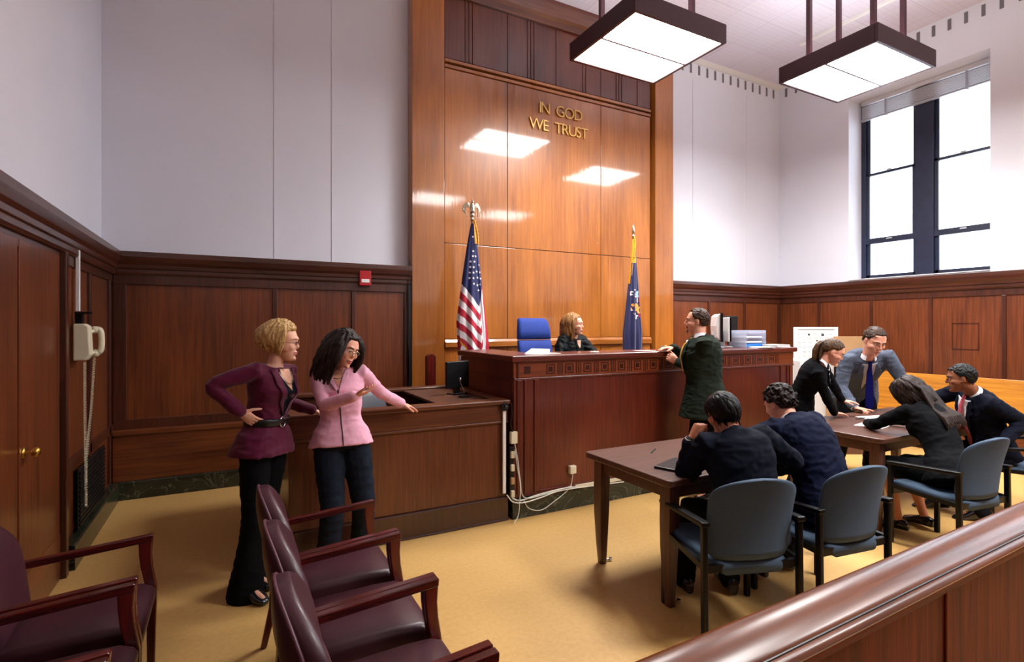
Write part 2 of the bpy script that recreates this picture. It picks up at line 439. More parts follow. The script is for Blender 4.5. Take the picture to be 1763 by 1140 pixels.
# left wall
b = MB(); b.box(WX - .01, XL - .02, YF, YB + .03, .0, 2.14); b.build('panel_field', M['dado_z'], wl)
b = MB(); b.box(XL - .03, XL - .005, YF, YB, 2.06, 2.14)
for y in (4.47, 5.25, 6.02): b.box(XL - .03, XL + .002, y - .03, y + .03, .2, 2.06)
b.box(XL - .03, XL + .002, 4.5, YB, .64, .72)
b.build('frame', M['frame_z'], wl, bevel=.004)
struct(MB().prism([(XL + .05, 0), (XL + .05, .16), (XL + .04, .17), (XL - .05, .17), (XL - .05, 0)], 1, 4.52, YB).build('baseboard_left', M['marble']))
struct(MB().prism([(XL + .05, 0), (XL + .05, .16), (XL + .04, .17), (XL - .05, .17), (XL - .05, 0)], 1, YF, 2.4).build('baseboard_left', M['marble']))
struct(MB().prism(cap_profile(1, XL), 1, YF, YB + .05).build('trim_4', M['frame_y'], bevel=.003), 'dark wooden cap moulding running along the left wall')
# rear wall behind the camera
MB().box(WX, WXR, YF - .01, YF + .05, 0, 2.14).build('panel_field', M['dado_z'], wf)
struct(MB().prism(cap_profile(1, YF + .05), 0, WX, WXR).build('trim_5', M['frame_x']), 'cap moulding along the wall behind the benches')

# door in the left wall (double leaf, brass knobs)
dr = MB().box(XL - .04, XL + .004, 2.55, 2.60, 0, 2.13).box(XL - .04, XL + .03, 4.40, 4.46, 0, 2.13)
dr = struct(dr.build('door_1', M['frame_z'], bevel=.004), 'dark mahogany double door in the left wall')
for i, (a, c) in enumerate(((2.61, 3.62), (3.65, 4.39))):
    MB().box(XL - .04, XL - .002, a, c, .01, 2.10).build('door_leaf', M['dado_z'], dr, bevel=.003)
for y in (3.70,):
    k = MB(); k.cyl((XL - .01, y, .97), (XL + .008, y, .97), .028, 20); k.tube([(XL + .0, y, .97), (XL + .03, y, .97)], .009, 12)
    k.ell((XL + .052, y, .97), (.022, .027, .027)); k.build('door_handle', M['brass'], dr, smooth=True)
MB().box(XL - .041, XL + .001, 2.61, 4.39, .01, .30).build('kick_plate', M['dado_y'], dr)

# ceiling vents just below the ceiling (dark slots) and ceiling border strips
b = MB()
x = 6.30
while x < 8.85:
    b.box(x - .022, x + .022, WYB - .004, WYB + .05, 5.80, 5.955); x += .19
b.build('slot_vent', M['slot'], wbk)
b = MB(); y = WYB - .15
while y > 1.0:
    b.box(WXR - .004, WXR + .05, y - .022, y + .022, 5.80, 5.955); y -= .19
b.build('slot_vent', M['slot'], wr)
struct(MB().box(7.74, 7.80, -3, 5.10, ZC - .035, ZC).build('trim_6', M['white_paint']), 'thin pale strip across the ceiling near the window')
struct(MB().prism([(WYB, 5.97), (WYB - .03, 5.97), (WYB - .12, 6.0), (WYB, 6.0)], 0, TWX1, WXR).build('trim_7', M['white_paint']), 'white cove where the back wall meets the ceiling')

# tall veneered panelling behind the bench -----------------------------------------------------
TY = 6.12
tw = MB().box(TWX0, TWX1, TY + .10, WYB + .01, 0, ZC)
tw = struct(tw.build('trim_8', M['tower_z']), 'tall golden veneered panelling behind the judge, ceiling high')
PX = [2.32, 3.20, 4.72, 5.66]                 # joints; outer bands are pilasters
MB().box(TWX0, PX[0], TY - .02, TY + .11, 0, 5.72).build('pilaster', M['tower_z'], tw, bevel=.006)
MB().box(PX[3] + .05, TWX1, TY - .06, TY + .11, 0, 5.72).build('pilaster', M['tower_z'], tw, bevel=.006)
XS = [PX[0] + .006, PX[1], PX[2], PX[3]]
for i in range(3):
    for (z0, z1) in ((.0, 1.37), (1.48, 2.66), (2.668, 4.82)):
        MB().box(XS[i] + .004, XS[i+1] - .004, TY + .0, TY + .11, z0, z1).build('veneer_panel', M['tower_z'], tw, bevel=.003)
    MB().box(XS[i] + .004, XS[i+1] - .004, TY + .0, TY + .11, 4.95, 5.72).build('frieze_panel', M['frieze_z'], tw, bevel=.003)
MB().box(PX[0] + .006, PX[3], TY - .012, TY + .11, 4.83, 4.87).box(PX[0] + .006, PX[3], TY - .02, TY + .11, 4.895, 4.935).build('picture_rail', M['tower_x'], tw, bevel=.005)
b = MB()
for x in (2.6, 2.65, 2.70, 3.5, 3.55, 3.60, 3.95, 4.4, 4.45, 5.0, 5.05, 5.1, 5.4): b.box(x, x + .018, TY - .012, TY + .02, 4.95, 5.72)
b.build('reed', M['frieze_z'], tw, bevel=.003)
MB().prism([(TY - .035, 1.375), (TY - .035, 1.44), (TY - .01, 1.475), (TY + .1, 1.475), (TY + .1, 1.375)], 0, PX[0] + .006, PX[3]).build('base_rail', M['tower_x'], tw, bevel=.004)
MB().box(PX[3] + .001, PX[3] + .049, TY + .06, TY + .11, 0, 5.72).build('shadow_gap', M['frame_z'], tw)
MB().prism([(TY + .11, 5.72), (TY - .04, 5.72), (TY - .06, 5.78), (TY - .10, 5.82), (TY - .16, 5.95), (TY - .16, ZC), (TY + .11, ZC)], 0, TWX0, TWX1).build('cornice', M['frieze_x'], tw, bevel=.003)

# windows --------------------------------------------------------------------------------------
def window(idx, y0, y1, label):
    fx = WXR + WTH - .10
    fr = MB(); ym = (y0 + y1) / 2
    fr.box(fx, fx + .09, y0, y0 + .06, ZS, ZT); fr.box(fx, fx + .09, y1 - .07, y1, ZS, ZT)
    fr.box(fx, fx + .09, y0, y1, ZS, ZS + .05); fr.box(fx, fx + .09, y0, y1, ZT - .06, ZT)
    fr.box(fx - .015, fx + .09, ym - .12, ym + .12, ZS, ZT)
    w = struct(fr.build('window_%d' % idx, M['window_paint'], bevel=.005), label)
    for (a, c) in ((y0 + .06, ym - .12), (ym + .12, y1 - .07)):
        s = MB()
        for (z0, z1, t, dx) in ((ZS + .05, 3.06, .045, .03), (3.02, 4.14, .04, .01), (4.10, ZT - .06, .04, .035)):
            s.box(fx + dx, fx + dx + .035, a, c, z0, z0 + t); s.box(fx + dx, fx + dx + .035, a, c, z1 - t, z1)
            s.box(fx + dx, fx + dx + .035, a, a + .05, z0, z1); s.box(fx + dx, fx + dx + .035, c - .05, c, z0, z1)
        s.box(fx - .01, fx + .05, a, c, 2.98, 3.07)
        s.build('sash', M['window_paint'], w, bevel=.004)
        l = MB().box(fx - .03, fx + .01, (a + c)/2 - .04, (a + c)/2 + .04, 3.03, 3.05).box(fx - .03, fx + .01, (a + c)/2 - .03, (a + c)/2 + .03, 4.13, 4.15)
        l.build('latch', M['pvc_grey'], w)
        MB().box(fx + .05, fx + .054, a, c, ZS + .05, ZT - .06).build('pane', M['glass'], w)
    MB().box(WXR - .02, fx, y0, y1, ZS - .0, ZS + .012).build('window_sill', M['white_paint'], w)
    return w
window(1, *WIN[0], 'tall dark framed sash window in the right wall, bright daylight outside')
window(2, *WIN[1], 'second dark framed sash window in the right wall, beside the first')
bl = thing('venetian_blind', 'grey venetian blind pulled up at the top of the window', 'blind', (WXR + WTH - .13, 4.11, 5.05))
b = MB()
for k in range(12): b.box(-.03, .01, -.88, .87, .0 + k * .017, .008 + k * .017)
b.build('slat_stack', M['blind'], bl)
MB().box(-.04, .02, -.89, .88, .22, .285).build('head_rail', M['blind'], bl, bevel=.004)
MB().box(-.04, .015, -.89, .88, -.04, -.012).build('bottom_rail', M['pvc_grey'], bl, bevel=.004)
MB().box(-.045, .02, -.55, -.53, -.05, .21).build('ladder_tape', M['pvc_grey'], bl)
MB().box(-.045, .02, .5, .52, -.05, .21).build('ladder_tape', M['pvc_grey'], bl)

# pendant lights -------------------------------------------------------------------------------
def pendant(x0, x1, y0, y1, zb, label):
    cx, cy = (x0 + x1) / 2, (y0 + y1) / 2; w, d = (x1 - x0) / 2, (y1 - y0) / 2
    t = thing('pendant_light', label, 'ceiling light', (cx, cy, zb), 0, 'square pendant lights')
    b = MB(); h = .20; k = .035
    b.box(-w, w, -d, -d + k, 0, h).box(-w, w, d - k, d, 0, h).box(-w, -w + k, -d + k, d - k, 0, h).box(w - k, w, -d + k, d - k, 0, h)
    b.box(-w + k, w - k, -d + k, d - k, h - .02, h)
    b.build('housing', M['metal_frame'], t, bevel=.004)
    MB().box(-w + k, w - k, -d + k, -.007, .012, .03).box(-w + k, w - k, .007, d - k, .012, .03).build('diffuser', M['lamp'], t)
    MB().box(-w + k, w - k, -d + k, d - k, h, h + .012).build('uplight_diffuser', M['lamp_up'], t)
    MB().box(-w + k, w - k, -.011, .011, -.002, .03).build('divider', M['metal_frame'], t)
    la = bpy.data.lights.new('tube_light', 'AREA'); la.shape = 'RECTANGLE'; la.size = 2 * (w - k); la.size_y = 2 * (d - k); la.energy = PENDANT_W; la.spread = math.radians(140); la.color = (1.0, 0.98, 0.96)
    lo = bpy.data.objects.new('tube_light', la); CT.objects.link(lo); lo.parent = t; lo.location = (0, 0, .004)
    for sx in (-1, 1):
        for sy in (-1, 1):
            MB().box(sx * (w - .30) - .025, sx * (w - .30) + .025, sy * (d - .2) - .025, sy * (d - .2) + .025, h, ZC - zb).build('rod', M['metal_frame'], t)
    return t
pendant(3.40, 4.66, 3.88, 4.98, 4.65, 'square brown metal pendant light with two lit diffusers, left one before the golden panelling')
pendant(6.02, 7.24, 3.09, 4.23, 4.65, 'square brown metal pendant light hanging in front of the window, right one')
pendant(3.70, 4.92, -.35, .75, 4.65, 'square brown metal pendant light above the bar rail, seen as a reflection')
pendant(6.02, 7.24, -1.2, -.1, 4.65, 'square brown metal pendant light near the second window')

# brass lettering ------------------------------------------------------------------------------
def letter(ch, x, z, h, label):
    cu = bpy.data.curves.new('f', 'FONT'); cu.body = ch; cu.size = 1.0; cu.extrude = .5; cu.offset = -0.008
    o = bpy.data.objects.new('f', cu); CT.objects.link(o)
    dg = bpy.context.evaluated_depsgraph_get(); me = bpy.data.meshes.new_from_object(o.evaluated_get(dg))
    bpy.data.objects.remove(o)
    xs = [v.co.x for v in me.vertices]; ys = [v.co.y for v in me.vertices]; x0 = min(xs)
    capH = 0.729
    s = h / capH
    w = (max(xs) - x0) * s
    for v in me.vertices: v.co = Vector(((v.co.x - x0) * s, -v.co.z * .022, v.co.y * s))
    me.materials.clear(); me.materials.append(M['letter']); me.name = 'letter'
    o = bpy.data.objects.new('letter', me); CT.objects.link(o); o.location = (x, TY - .015, z)
    tag(o, label, 'letter', 'brass letters on the panelling')
    return w
def line(words, x0, x1, z, h, labs):
    # first measure, then spread to the wanted width
    chars = [c for wd in words for c in wd]
    ws = []
    for c in chars:
        cu = bpy.data.curves.new('f', 'FONT'); cu.body = c
        o = bpy.data.objects.new('f', cu); CT.objects.link(o); bpy.context.view_layer.update(); ws.append(o.dimensions.x * h / .729); bpy.data.objects.remove(o)
    ng = len(chars) - 1; extra = .10
    gap = (x1 - x0 - sum(ws) - extra * (len(words) - 1)) / ng
    x = x0; i = 0
    for wi, wd in enumerate(words):
        for c in wd:
            letter(c, x, z, h, labs[i]); x += ws[i] + gap; i += 1
        x += extra
line(['IN', 'GOD'], 3.68, 4.38, 4.52, .155, ['brass letter I of IN in the upper line', 'brass letter N of IN in the upper line', 'brass letter G of GOD in the upper line', 'brass letter O of GOD in the upper line', 'brass letter D of GOD in the upper line'])
line(['WE', 'TRUST'], 3.52, 4.48, 4.285, .155, ['brass letter W of WE in the lower line', 'brass letter E of WE in the lower line', 'brass letter T at the start of TRUST', 'brass letter R of TRUST', 'brass letter U of TRUST', 'brass letter S of TRUST', 'brass letter T at the end of TRUST'])
# ================================================================== FURNITURE
# judge's bench ---------------------------------------------------------------------------------
BX0, BX1, BY, BH = 2.13, 5.90, 3.96, 1.39
BYB = 5.12
jb = thing('judge_bench', "long dark mahogany judge's bench with an inlaid frieze and a green marble plinth", 'bench', (BX0, BY, 0))
L_, D_ = BX1 - BX0, BYB - BY
b = MB(); b.box(0, L_, 0, .05, .17, 1.33); b.build('front_panel', M['bench_z'], jb, bevel=.008)
MB().box(0, .05, .05, D_, .17, 1.33).build('side_panel', M['bench_z'], jb)
MB().box(L_ - .05, L_, .05, D_ + .0, .17, 1.33).build('side_panel', M['bench_z'], jb)
b = MB()
for (a, c) in ((.03, .075), (.10, .125), (.20, .245)):
    b.box(a, c, -.012, .01, .20, 1.18); b.box(L_ - c, L_ - a, -.012, .01, .20, 1.18)
b.box(0, L_, -.012, .01, 1.175, 1.195)
b.box(.03, .05, -.012, .01, 1.195, 1.33)
b.box(.255, L_ - .255, -.008, .01, .19, .21)
b.build('moulding', M['bench_z'], jb, bevel=.004)
MB().box(-.01, .01, .02, D_, 1.175, 1.195).build('moulding', M['bench_y'], jb)
M['frieze_light'] = wood('frieze_mahogany', (132, 62, 30), (92, 40, 18), 'x', .34, .3)
M['inlay'] = wood('dark_inlay', (62, 26, 14), (40, 16, 10), 'z', .3, .5)
MB().box(.0, L_, -.002, .01, 1.197, 1.332).build('frieze_board', M['frieze_light'], jb)
b = MB(); x = .37
while x < L_ - .33:
    if x + .05 < L_ - .2:
        for (o, t) in ((.044, .010), (.026, .0)):
            if t: 
                b.box(x - o, x + o, -.004, .01, 1.262 + o - t, 1.262 + o); b.box(x - o, x + o, -.004, .01, 1.262 - o, 1.262 - o + t)
                b.box(x - o, x - o + t, -.004, .01, 1.262 - o + t, 1.262 + o - t); b.box(x + o - t, x + o, -.004, .01, 1.262 - o + t, 1.262 + o - t)
            else: b.box(x - o * .8, x + o * .8, -.004, .01, 1.262 - o * .8, 1.262 + o * .8)
        for k in (-.022, .0, .022): b.box(x + .1 + k - .005, x + .1 + k + .005, -.004, .01, 1.21, 1.314)
    x += .2
b.build('inlay', M['inlay'], jb)
MB().box(.10, .165, -.004, .01, 1.23, 1.295).build('inlay_square', M['inlay'], jb)
tp = MB()
tp.box(-.035, L_ + .035, -.035, .42, 1.335, BH); tp.box(-.035, .38, .42, D_ + .02, 1.335, BH); tp.box(L_ - .38, L_ + .035, .42, D_ + .02, 1.335, BH)
tp.build('top_ledge', M['bench_x'], jb, bevel=.012, seg=3)
MB().box(.38, L_ - .38, .35, .75, 1.18, 1.21).build('writing_surface', M['bench_x'], jb)
MB().box(-.02, L_ + .02, -.02, D_, .0, .168).build('plinth', M['marble'], jb, bevel=.004)
MB().box(.06, L_ - .06, .08, YB - BY - .02, .17, .42).build('platform', M['frame_x'], jb)

# witness stand ---------------------------------------------------------------------------------
SX0, SX1, SY, SYB = .36, 2.07, 3.98, 5.25
ws = thing('witness_stand', 'low brown wooden witness stand joined to the left of the bench', 'witness stand', (SX0, SY, 0))
W_, D2 = SX1 - SX0, SYB - SY
MB().box(0, W_, 0, .045, .2, .985).build('front_panel', M['stand_z'], ws, bevel=.005)
MB().box(0, .045, .045, D2, .2, .985).build('side_panel', M['stand_z'], ws)
MB().box(0, W_, D2 - .045, D2, .2, .985).build('back_panel', M['stand_z'], ws)
MB().box(W_ - .045, W_, .045, D2 - .045, .2, .985).build('side_panel', M['stand_z'], ws)
MB().box(-.005, W_ + .005, -.012, .01, .84, .985).box(-.005, W_ + .005, -.02, .01, .825, .842).build('upper_rail', M['stand_x'], ws, bevel=.004)
MB().box(-.02, W_ + .01, -.025, D2 + .02, 0, .2).box(-.03, W_ + .01, -.035, D2 + .03, 0, .02).build('kick_base', M['inlay'], ws, bevel=.01)
cp = MB()
cp.box(-.04, W_ + .02, -.04, .10, .985, 1.02); cp.box(-.04, .10, .10, D2, .985, 1.02); cp.box(-.04, W_ + .02, D2 - .10, D2 + .03, .985, 1.02); cp.box(W_ - .08, W_ + .02, .10, D2 - .1, .985, 1.02)
cp.build('cap_rail', M['stand_x'], ws, bevel=.008)
MB().box(W_ - .55, W_ - .08, .10, D2 - .10, .975, .998).build('desk_shelf', M['table_x'], ws, bevel=.004)
MB().box(.05, W_ - .05, .05, D2 - .05, .0, .15).build('step_floor', M['frame_x'], ws)
# small white conduit with black grommet on the stand's front
cd = thing('cable_conduit', 'white vertical cable conduit with a round black grommet on the witness stand corner', 'conduit', (2.035, 3.955, 0))
MB().box(-.014, .014, -.012, .006, .235, .93).build('channel', M['white_paint'], cd, bevel=.003)
g = MB(); g.cyl((0, -.004, .965), (0, -.026, .965), .034, 24); g.tube([(0, -.026, .965), (.0, -.03, .965)], .018, n=16); g.build('grommet', M['black'], cd, auto=True)

# wooden post behind the stand
pst = MB().box(-.045, .045, -.05, .05, 0, 1.30).prism([(-.045 + .09 * k / 8, 1.30 + .03 * math.sin(math.pi * k / 8)) for k in range(9)], 1, -.05, .05).build('wooden_post', M['cherry_z'], None)
pst.location = (1.97, 5.62, 0); tag(pst, 'narrow red-brown wooden post standing against the golden panelling', 'post')
# black cable strip down the edge of the tall panelling
cs = MB().box(-.015, .015, -.012, .0, 0, 2.13).tube(curve_pts([(-.02, -.01, .8), (-.012, -.02, 1.2), (-.024, -.015, 1.6), (-.016, -.015, 2.36), (.01, .0, 2.38)]), .005, n=6).build('cable_strip', M['black'], None)
cs.location = (TWX0 - .02, YB - .02, 0); tag(cs, 'black cable running up the edge of the golden panelling beside the left wainscot', 'cable')

# ceiling-corner fire alarm
fa = thing('fire_alarm', 'small red fire alarm box on the back wainscot below the cap', 'fire alarm', (1.36, YB, 2.10))
MB().box(-.065, .065, -.06, -.0, 0, .17).build('box', M['red_box'], fa, bevel=.006)
MB().box(-.045, .045, -.064, -.058, .035, .075).build('strobe_lens', M['paper'], fa, bevel=.003)

# wall phone --------------------------------------------------------------------------------------
ph = thing('wall_telephone', 'cream wall telephone with a long coiled cord on the left wainscot', 'telephone', (XL, 4.76, 1.40))
MB().prism([(0, 0), (.07, .0), (.095, .04), (.085, .24), (.06, .26), (0, .26)], 1, -.055, .06).build('base', M['cream'], ph, bevel=.008)
h = MB(); h.tube(curve_pts([(.09, .11, .05), (.125, .11, .06), (.133, .11, .13), (.125, .11, .21), (.092, .11, .22)], 6), [(.022, .02)] * 25, n=12)
h.ell((.094, .11, .045), (.032, .028, .03)); h.ell((.094, .11, .215), (.032, .028, .028)); h.tube([(.075, .05, .20), (.09, .10, .21)], .012)
h.tube([(.08, .05, .05), (.09, .10, .05)], .012)
h.build('handset', M['cream'], ph, smooth=True)
def coil(p, r, turns, n=14):
    P = curve_pts(p, 24); out = []; tot = len(P) - 1
    for i in range(turns * n + 1):
        t = i / (turns * n) * tot; k = min(int(t), tot - 1); q = P[k].lerp(P[k + 1], t - k); a = 2 * math.pi * i / n
        out.append(q + Vector((r * math.cos(a), r * math.sin(a), 0)))
    return out
c = MB(); c.tube(coil([(.06, -.03, -.01), (.055, .0, -.35), (.05, .045, -.72), (.05, .06, -1.06)], .007, 90, 8), .0022, n=5)
c.tube(coil([(.09, .11, .02), (.075, .09, -.35), (.055, .055, -.70), (.05, .066, -1.06)], .007, 90, 8), .0022, n=5)
c.build('coiled_cord', M['cream'], ph, smooth=True)
MB().box(.0, .045, -.01, .045, .26, .33).box(-.0, .10, -.02, .0, .33, .345).build('bracket', M['black_metal'], ph, bevel=.003)
cn = MB().box(.002, .022, -.004, .012, .35, .88).box(.002, .022, .018, .034, .35, .88); cn.tube(curve_pts([(.012, .012, .88), (.04, .0, .92), (.03, -.03, .96), (.0, -.04, .965)], 6), .004, n=6)
o = cn.build('wire_conduit', M['white_paint'], None, bevel=.002); o.location = (XL, 4.77, 1.40); tag(o, 'white vertical wire conduit running up the left wainscot above the telephone', 'conduit')

# vent grille in the left wall
vg = thing('vent_grille', 'black louvred vent grille low in the left wall below the telephone', 'vent', (XL + .002, 5.25, .18))
b = MB(); b.box(0, .008, -.45, .45, 0, .44); b.build('frame', M['grille'], vg, bevel=.003)
b = MB()
for k in range(12): b.box(.006, .018, -.43, .43, .02 + k * .034, .036 + k * .034)
b.build('louvre', M['grille'], vg)

# boxes and cables at the foot of the bench ---------------------------------------------------
bx = MB().box(-.03, .03, -.035, 0, -.05, .05).build('junction_box', M['cream'], None, bevel=.004); bx.location = (2.115, 3.95, .70); tag(bx, 'cream junction box in the gap between the witness stand and the bench', 'junction box')
ps = thing('power_strip', 'dark power strip with cream plugs standing in the gap beside the bench corner', 'power strip', (2.10, 3.945, .18))
MB().box(-.018, .018, -.01, .02, .0, .44).build('body', M['black'], ps, bevel=.003)
for k in range(4): MB().box(-.016, .016, -.035, -.01, .02 + k * .11, .075 + k * .11).build('plug', M['cream'] if k != 1 else M['card'], ps, bevel=.004)
ob = MB().box(-.032, .032, -.04, 0, 0, .07).build('outlet_box', M['cream'], None, bevel=.004); ob.location = (2.72, 3.96, .315); tag(ob, 'small cream outlet box on the front of the bench', 'outlet box')
cc = MB().box(0, .55, -.022, 0, 0, .03).build('cable_channel', M['cream'], None, bevel=.003); cc.location = (2.75, 3.95, .175); tag(cc, 'cream horizontal cable channel above the marble plinth', 'cable channel')
def cable(pts, r, label, mt='white_cable'):
    o = MB().tube(curve_pts(pts, 10), r, n=7).build('cable', M[mt], None, smooth=True); tag(o, label, 'cable', 'loose cables at the foot of the bench'); return o
cable([(2.10, 3.92, .19), (2.17, 3.91, .165), (2.35, 3.915, .185), (2.6, 3.92, .20), (2.76, 3.93, .19)], .007, 'thick white cable sagging from the bench corner to the outlet box')
cable([(2.04, 3.91, .23), (2.09, 3.89, .17), (2.2, 3.89, .15), (2.38, 3.90, .165), (2.62, 3.92, .185), (3.3, 3.93, .16)], .0055, 'white cable leading from the conduit foot along the top of the marble plinth')
cable([(2.11, 3.90, .60), (2.13, 3.89, .45), (2.155, 3.89, .30), (2.15, 3.89, .15), (2.13, 3.88, .05), (2.08, 3.86, .008)], .004, 'thin white cable falling to the floor at the bench corner')
cable([(2.20, 3.91, .16), (2.26, 3.92, .08), (2.38, 3.925, .045), (2.5, 3.925, .09), (2.68, 3.93, .19), (2.72, 3.93, .31)], .004, 'thin cable hanging in a loop over the dark marble plinth')
cable([(2.115, 3.91, .65), (2.14, 3.90, .5), (2.16, 3.90, .35), (2.2, 3.90, .19), (2.4, 3.91, .18), (2.7, 3.92, .21)], .004, 'thin white cable curving out of the gap past the junction box')
cable([(2.09, 3.925, .99), (2.10, 3.93, .9), (2.085, 3.93, .82), (2.105, 3.93, .75)], .005, 'short dark cable hanging above the junction box', 'black')

# burgundy armchairs --------------------------------------------------------------------------
def burgundy():
    """local: faces +X, origin on the floor under the seat centre"""
    t = thing('armchair', 'burgundy vinyl armchair with red-brown wooden arms', 'chair', (0, 0, 0), 0, 'burgundy armchairs')
    # seat with soft waterfall front
    rings = []
    for (x, zt, zb, hw) in ((-.24, .44, .38, .20), (-.235, .455, .37, .208), (-.1, .468, .355, .212), (.12, .472, .355, .214), (.22, .466, .36, .216), (.262, .448, .372, .216), (.275, .425, .392, .212)):
        o = []
        for (a, c) in rrect(2 * hw, zt - zb, min(.03, (zt - zb) * .45), 4, 0, (zt + zb) / 2): o.append((x, a, c + .008 * math.cos(a / hw * 1.5) * (1 if c > (zt + zb) / 2 else 0)))
        rings.append(o)
    MB().loft(rings).build('seat', M['vinyl'], t, smooth=True)
    # back pad: arched outline, slightly dished, reclined
    out = []
    nn = 28
    def halfw(u): # u 0 bottom .. 1 top
        return (.190 + .045 * math.sin(min(u, .75) / .75 * math.pi / 2)) * (math.sqrt(max(0, 1 - max(0, (u - .52) / .48) ** 2.2)))
    rings = []; N2 = 18
    for i in range(N2 + 1):
        u = 1 - (1 - i / N2) ** 1.6; z = .44 + .45 * u; hw = max(.012, halfw(u)) if i < N2 else .02
        xc = -.215 - .10 * u; th = .058 * (1 - .55 * max(0, (u - .55) / .45) ** 2)
        ring = []
        for k in range(28):
            a = 2 * math.pi * k / 28; ca, sa = math.cos(a), math.sin(a)
            y = hw * math.copysign(abs(ca) ** .55, ca); x = th * math.copysign(abs(sa) ** .75, sa) + .05 * (y / .24) ** 2
            ring.append((xc + x, y, z))
        rings.append(ring)
    MB().loft(rings).build('backrest', M['vinyl'], t, smooth=True)
    pp = []
    for i in range(0, N2 + 1): 
        u = 1 - (1 - i / N2) ** 1.6; hw = max(.012, halfw(u)) if i < N2 else .02; pp.append((-.215 - .10 * u + .05 * (hw / .24) ** 2 - .040 * (1 - .5 * max(0, (u - .55) / .45) ** 2), hw * .965, .44 + .45 * u))
    pp += [(x, -y, z) for x, y, z in reversed(pp)]
    MB().tube(pp, .0065, n=6).build('piping', M['piping'], t, smooth=True)
    for s in (-1, 1):
        y = s * .238
        arm = MB(); P = [(-.285, y, .615), (-.1, y, .628), (.1, y, .645), (.235, y, .655)]
        arm.tube(P, [(.024, .018)] * 4, n=12, side=(0, 1, 0)); arm.v = [(x, yy, z) for x, yy, z in arm.v]
        b = MB().prism([(-.29, .600), (.262, .640), (.264, .668), (.258, .672), (-.29, .632)], 1, y - .016, y + .016); b.build('arm', M['cherry_x'], t, bevel=.004, seg=2)
        # front post: sweeps forward down to the seat corner, then straight leg
        post = [(.262, .645), (.258, .58), (.262, .52), (.272, .46), (.278, .42), (.275, .30), (.268, 0), (.238, 0), (.236, .30), (.232, .40), (.228, .45), (.214, .52), (.208, .58), (.206, .645)]
        MB().prism(post, 1, y - .014, y + .014).build('leg', M['cherry_z'], t, bevel=.006)
        bpost = [(-.295, .64), (-.255, .64), (-.225, .42), (-.235, .2), (-.285, 0), (-.315, 0), (-.275, .2), (-.265, .42)]
        MB().prism(bpost, 1, y - .014, y + .014).build('leg', M['cherry_z'], t, bevel=.006)
    MB().box(-.25, .25, -.218, .218, .335, .368).build('seat_rail', M['cherry_x'], t, bevel=.004)
    return t
bc = burgundy()
spots = [(.45, 2.74, 'burgundy armchair nearest the two standing women, farthest in the right row'),
         (.45, 2.22, 'burgundy armchair in the middle of the right row, its seat seen between two arms'),
         (.45, 1.71, 'burgundy armchair with its full round back in front at the bottom, right row'),
         (.45, 1.19, 'burgundy armchair of which only an arm tip shows at the bottom edge, right row'),
         (-.58, 2.74, 'burgundy armchair beside the left wall door, farthest in the left row'),
         (-.58, 2.21, 'burgundy armchair in the left row whose near arms cross the lower left corner'),
         (-.58, 1.69, 'burgundy armchair cut off by the bottom left corner of the picture')]
for i, (x, y, l) in enumerate(spots):
    if i == 0: bc.location = (x, y, 0); bc['label'] = l
    else: dup(bc, (x, y, 0), 0, l)

# blue conference chairs ----------------------------------------------------------------------
def bluechair():
    """local: faces +Y, origin under the seat centre"""
    t = thing('office_armchair', 'slate blue chair with a black frame', 'chair', (0, 0, 0), 0, 'slate blue armchairs at the tables')
    rings = []
    for (y, zt, hw) in ((-.235, .425, .17), (-.22, .44, .20), (-.1, .445, .235), (.1, .462, .25), (.2, .468, .25), (.25, .455, .245), (.262, .435, .24)):
        rings.append([(a, y + (-.02 * (1 - (a / .25) ** 2) if y < -.2 else 0), c) for a, c in rrect(2 * hw, .055, .024, 4, 0, zt - .028)])
    MB().loft(rings).build('seat', M['bluefab'], t, smooth=True)
    rings = []; N2 = 20
    for i in range(N2 + 1):
        u = 1 - (1 - i / N2) ** 1.7; z = .445 + .435 * u
        e = abs(2 * u - 1)
        hw = (.238 + .012 * u)
        if u > .7: hw *= math.sqrt(max(0, 1 - ((u - .7) / .3) ** 2.6)) * .98 + .02
        if u < .12: hw *= .86 + .14 * math.sin(u / .12 * math.pi / 2)
        yc = -.245 - .012 * u - .075 * u * u
        ring = []
        for k in range(32):
            a = 2 * math.pi * k / 32; ca, sa = math.cos(a), math.sin(a)
            x = hw * math.copysign(abs(ca) ** .5, ca); y = .018 * math.copysign(abs(sa) ** .8, sa) + .05 * (x / .24) ** 2
            ring.append((x, yc + y, z))
        rings.append(ring)
    MB().loft(rings).build('backrest', M['bluefab'], t, smooth=True)
    for s in (-1, 1):
        x = s * .268
        MB().box(x - .014, x + .014, .20, .235, 0, .60).build('leg', M['black_metal'], t, bevel=.005)
        MB().prism([(-.265, 0), (-.23, 0), (-.222, .64), (-.255, .64)], 0, x - .014, x + .014).build('leg', M['black_metal'], t, bevel=.005)
        MB().prism([(-.262, .625), (.24, .590), (.245, .605), (.235, .615), (-.262, .652)], 0, x - .024, x + .024).build('arm', M['black_metal'], t, bevel=.007, seg=3)
        MB().prism([(-.25, .40), (.22, .42), (.22, .45), (-.25, .43)], 0, x - .012, x + .012).build('side_rail', M['black_metal'], t)
    MB().box(-.27, .27, .195, .225, .37, .41).build('cross_rail', M['black_metal'], t)
    MB().box(-.27, .27, -.245, -.22, .385, .425).build('cross_rail', M['black_metal'], t)
    return t
blc = bluechair()
chairs = [((2.46, 2.05), -19, 'slate blue armchair under the young man resting his head on his fist'),
          ((3.13, 1.95), -8, 'slate blue armchair under the curly haired man in navy, second from the left'),
          ((4.68, 1.94), -8, 'slate blue armchair under the woman with long dark hair, seen from its side'),
          ((6.02, 2.02), 38, 'slate blue armchair at the right picture edge under the man with the pink tie')]
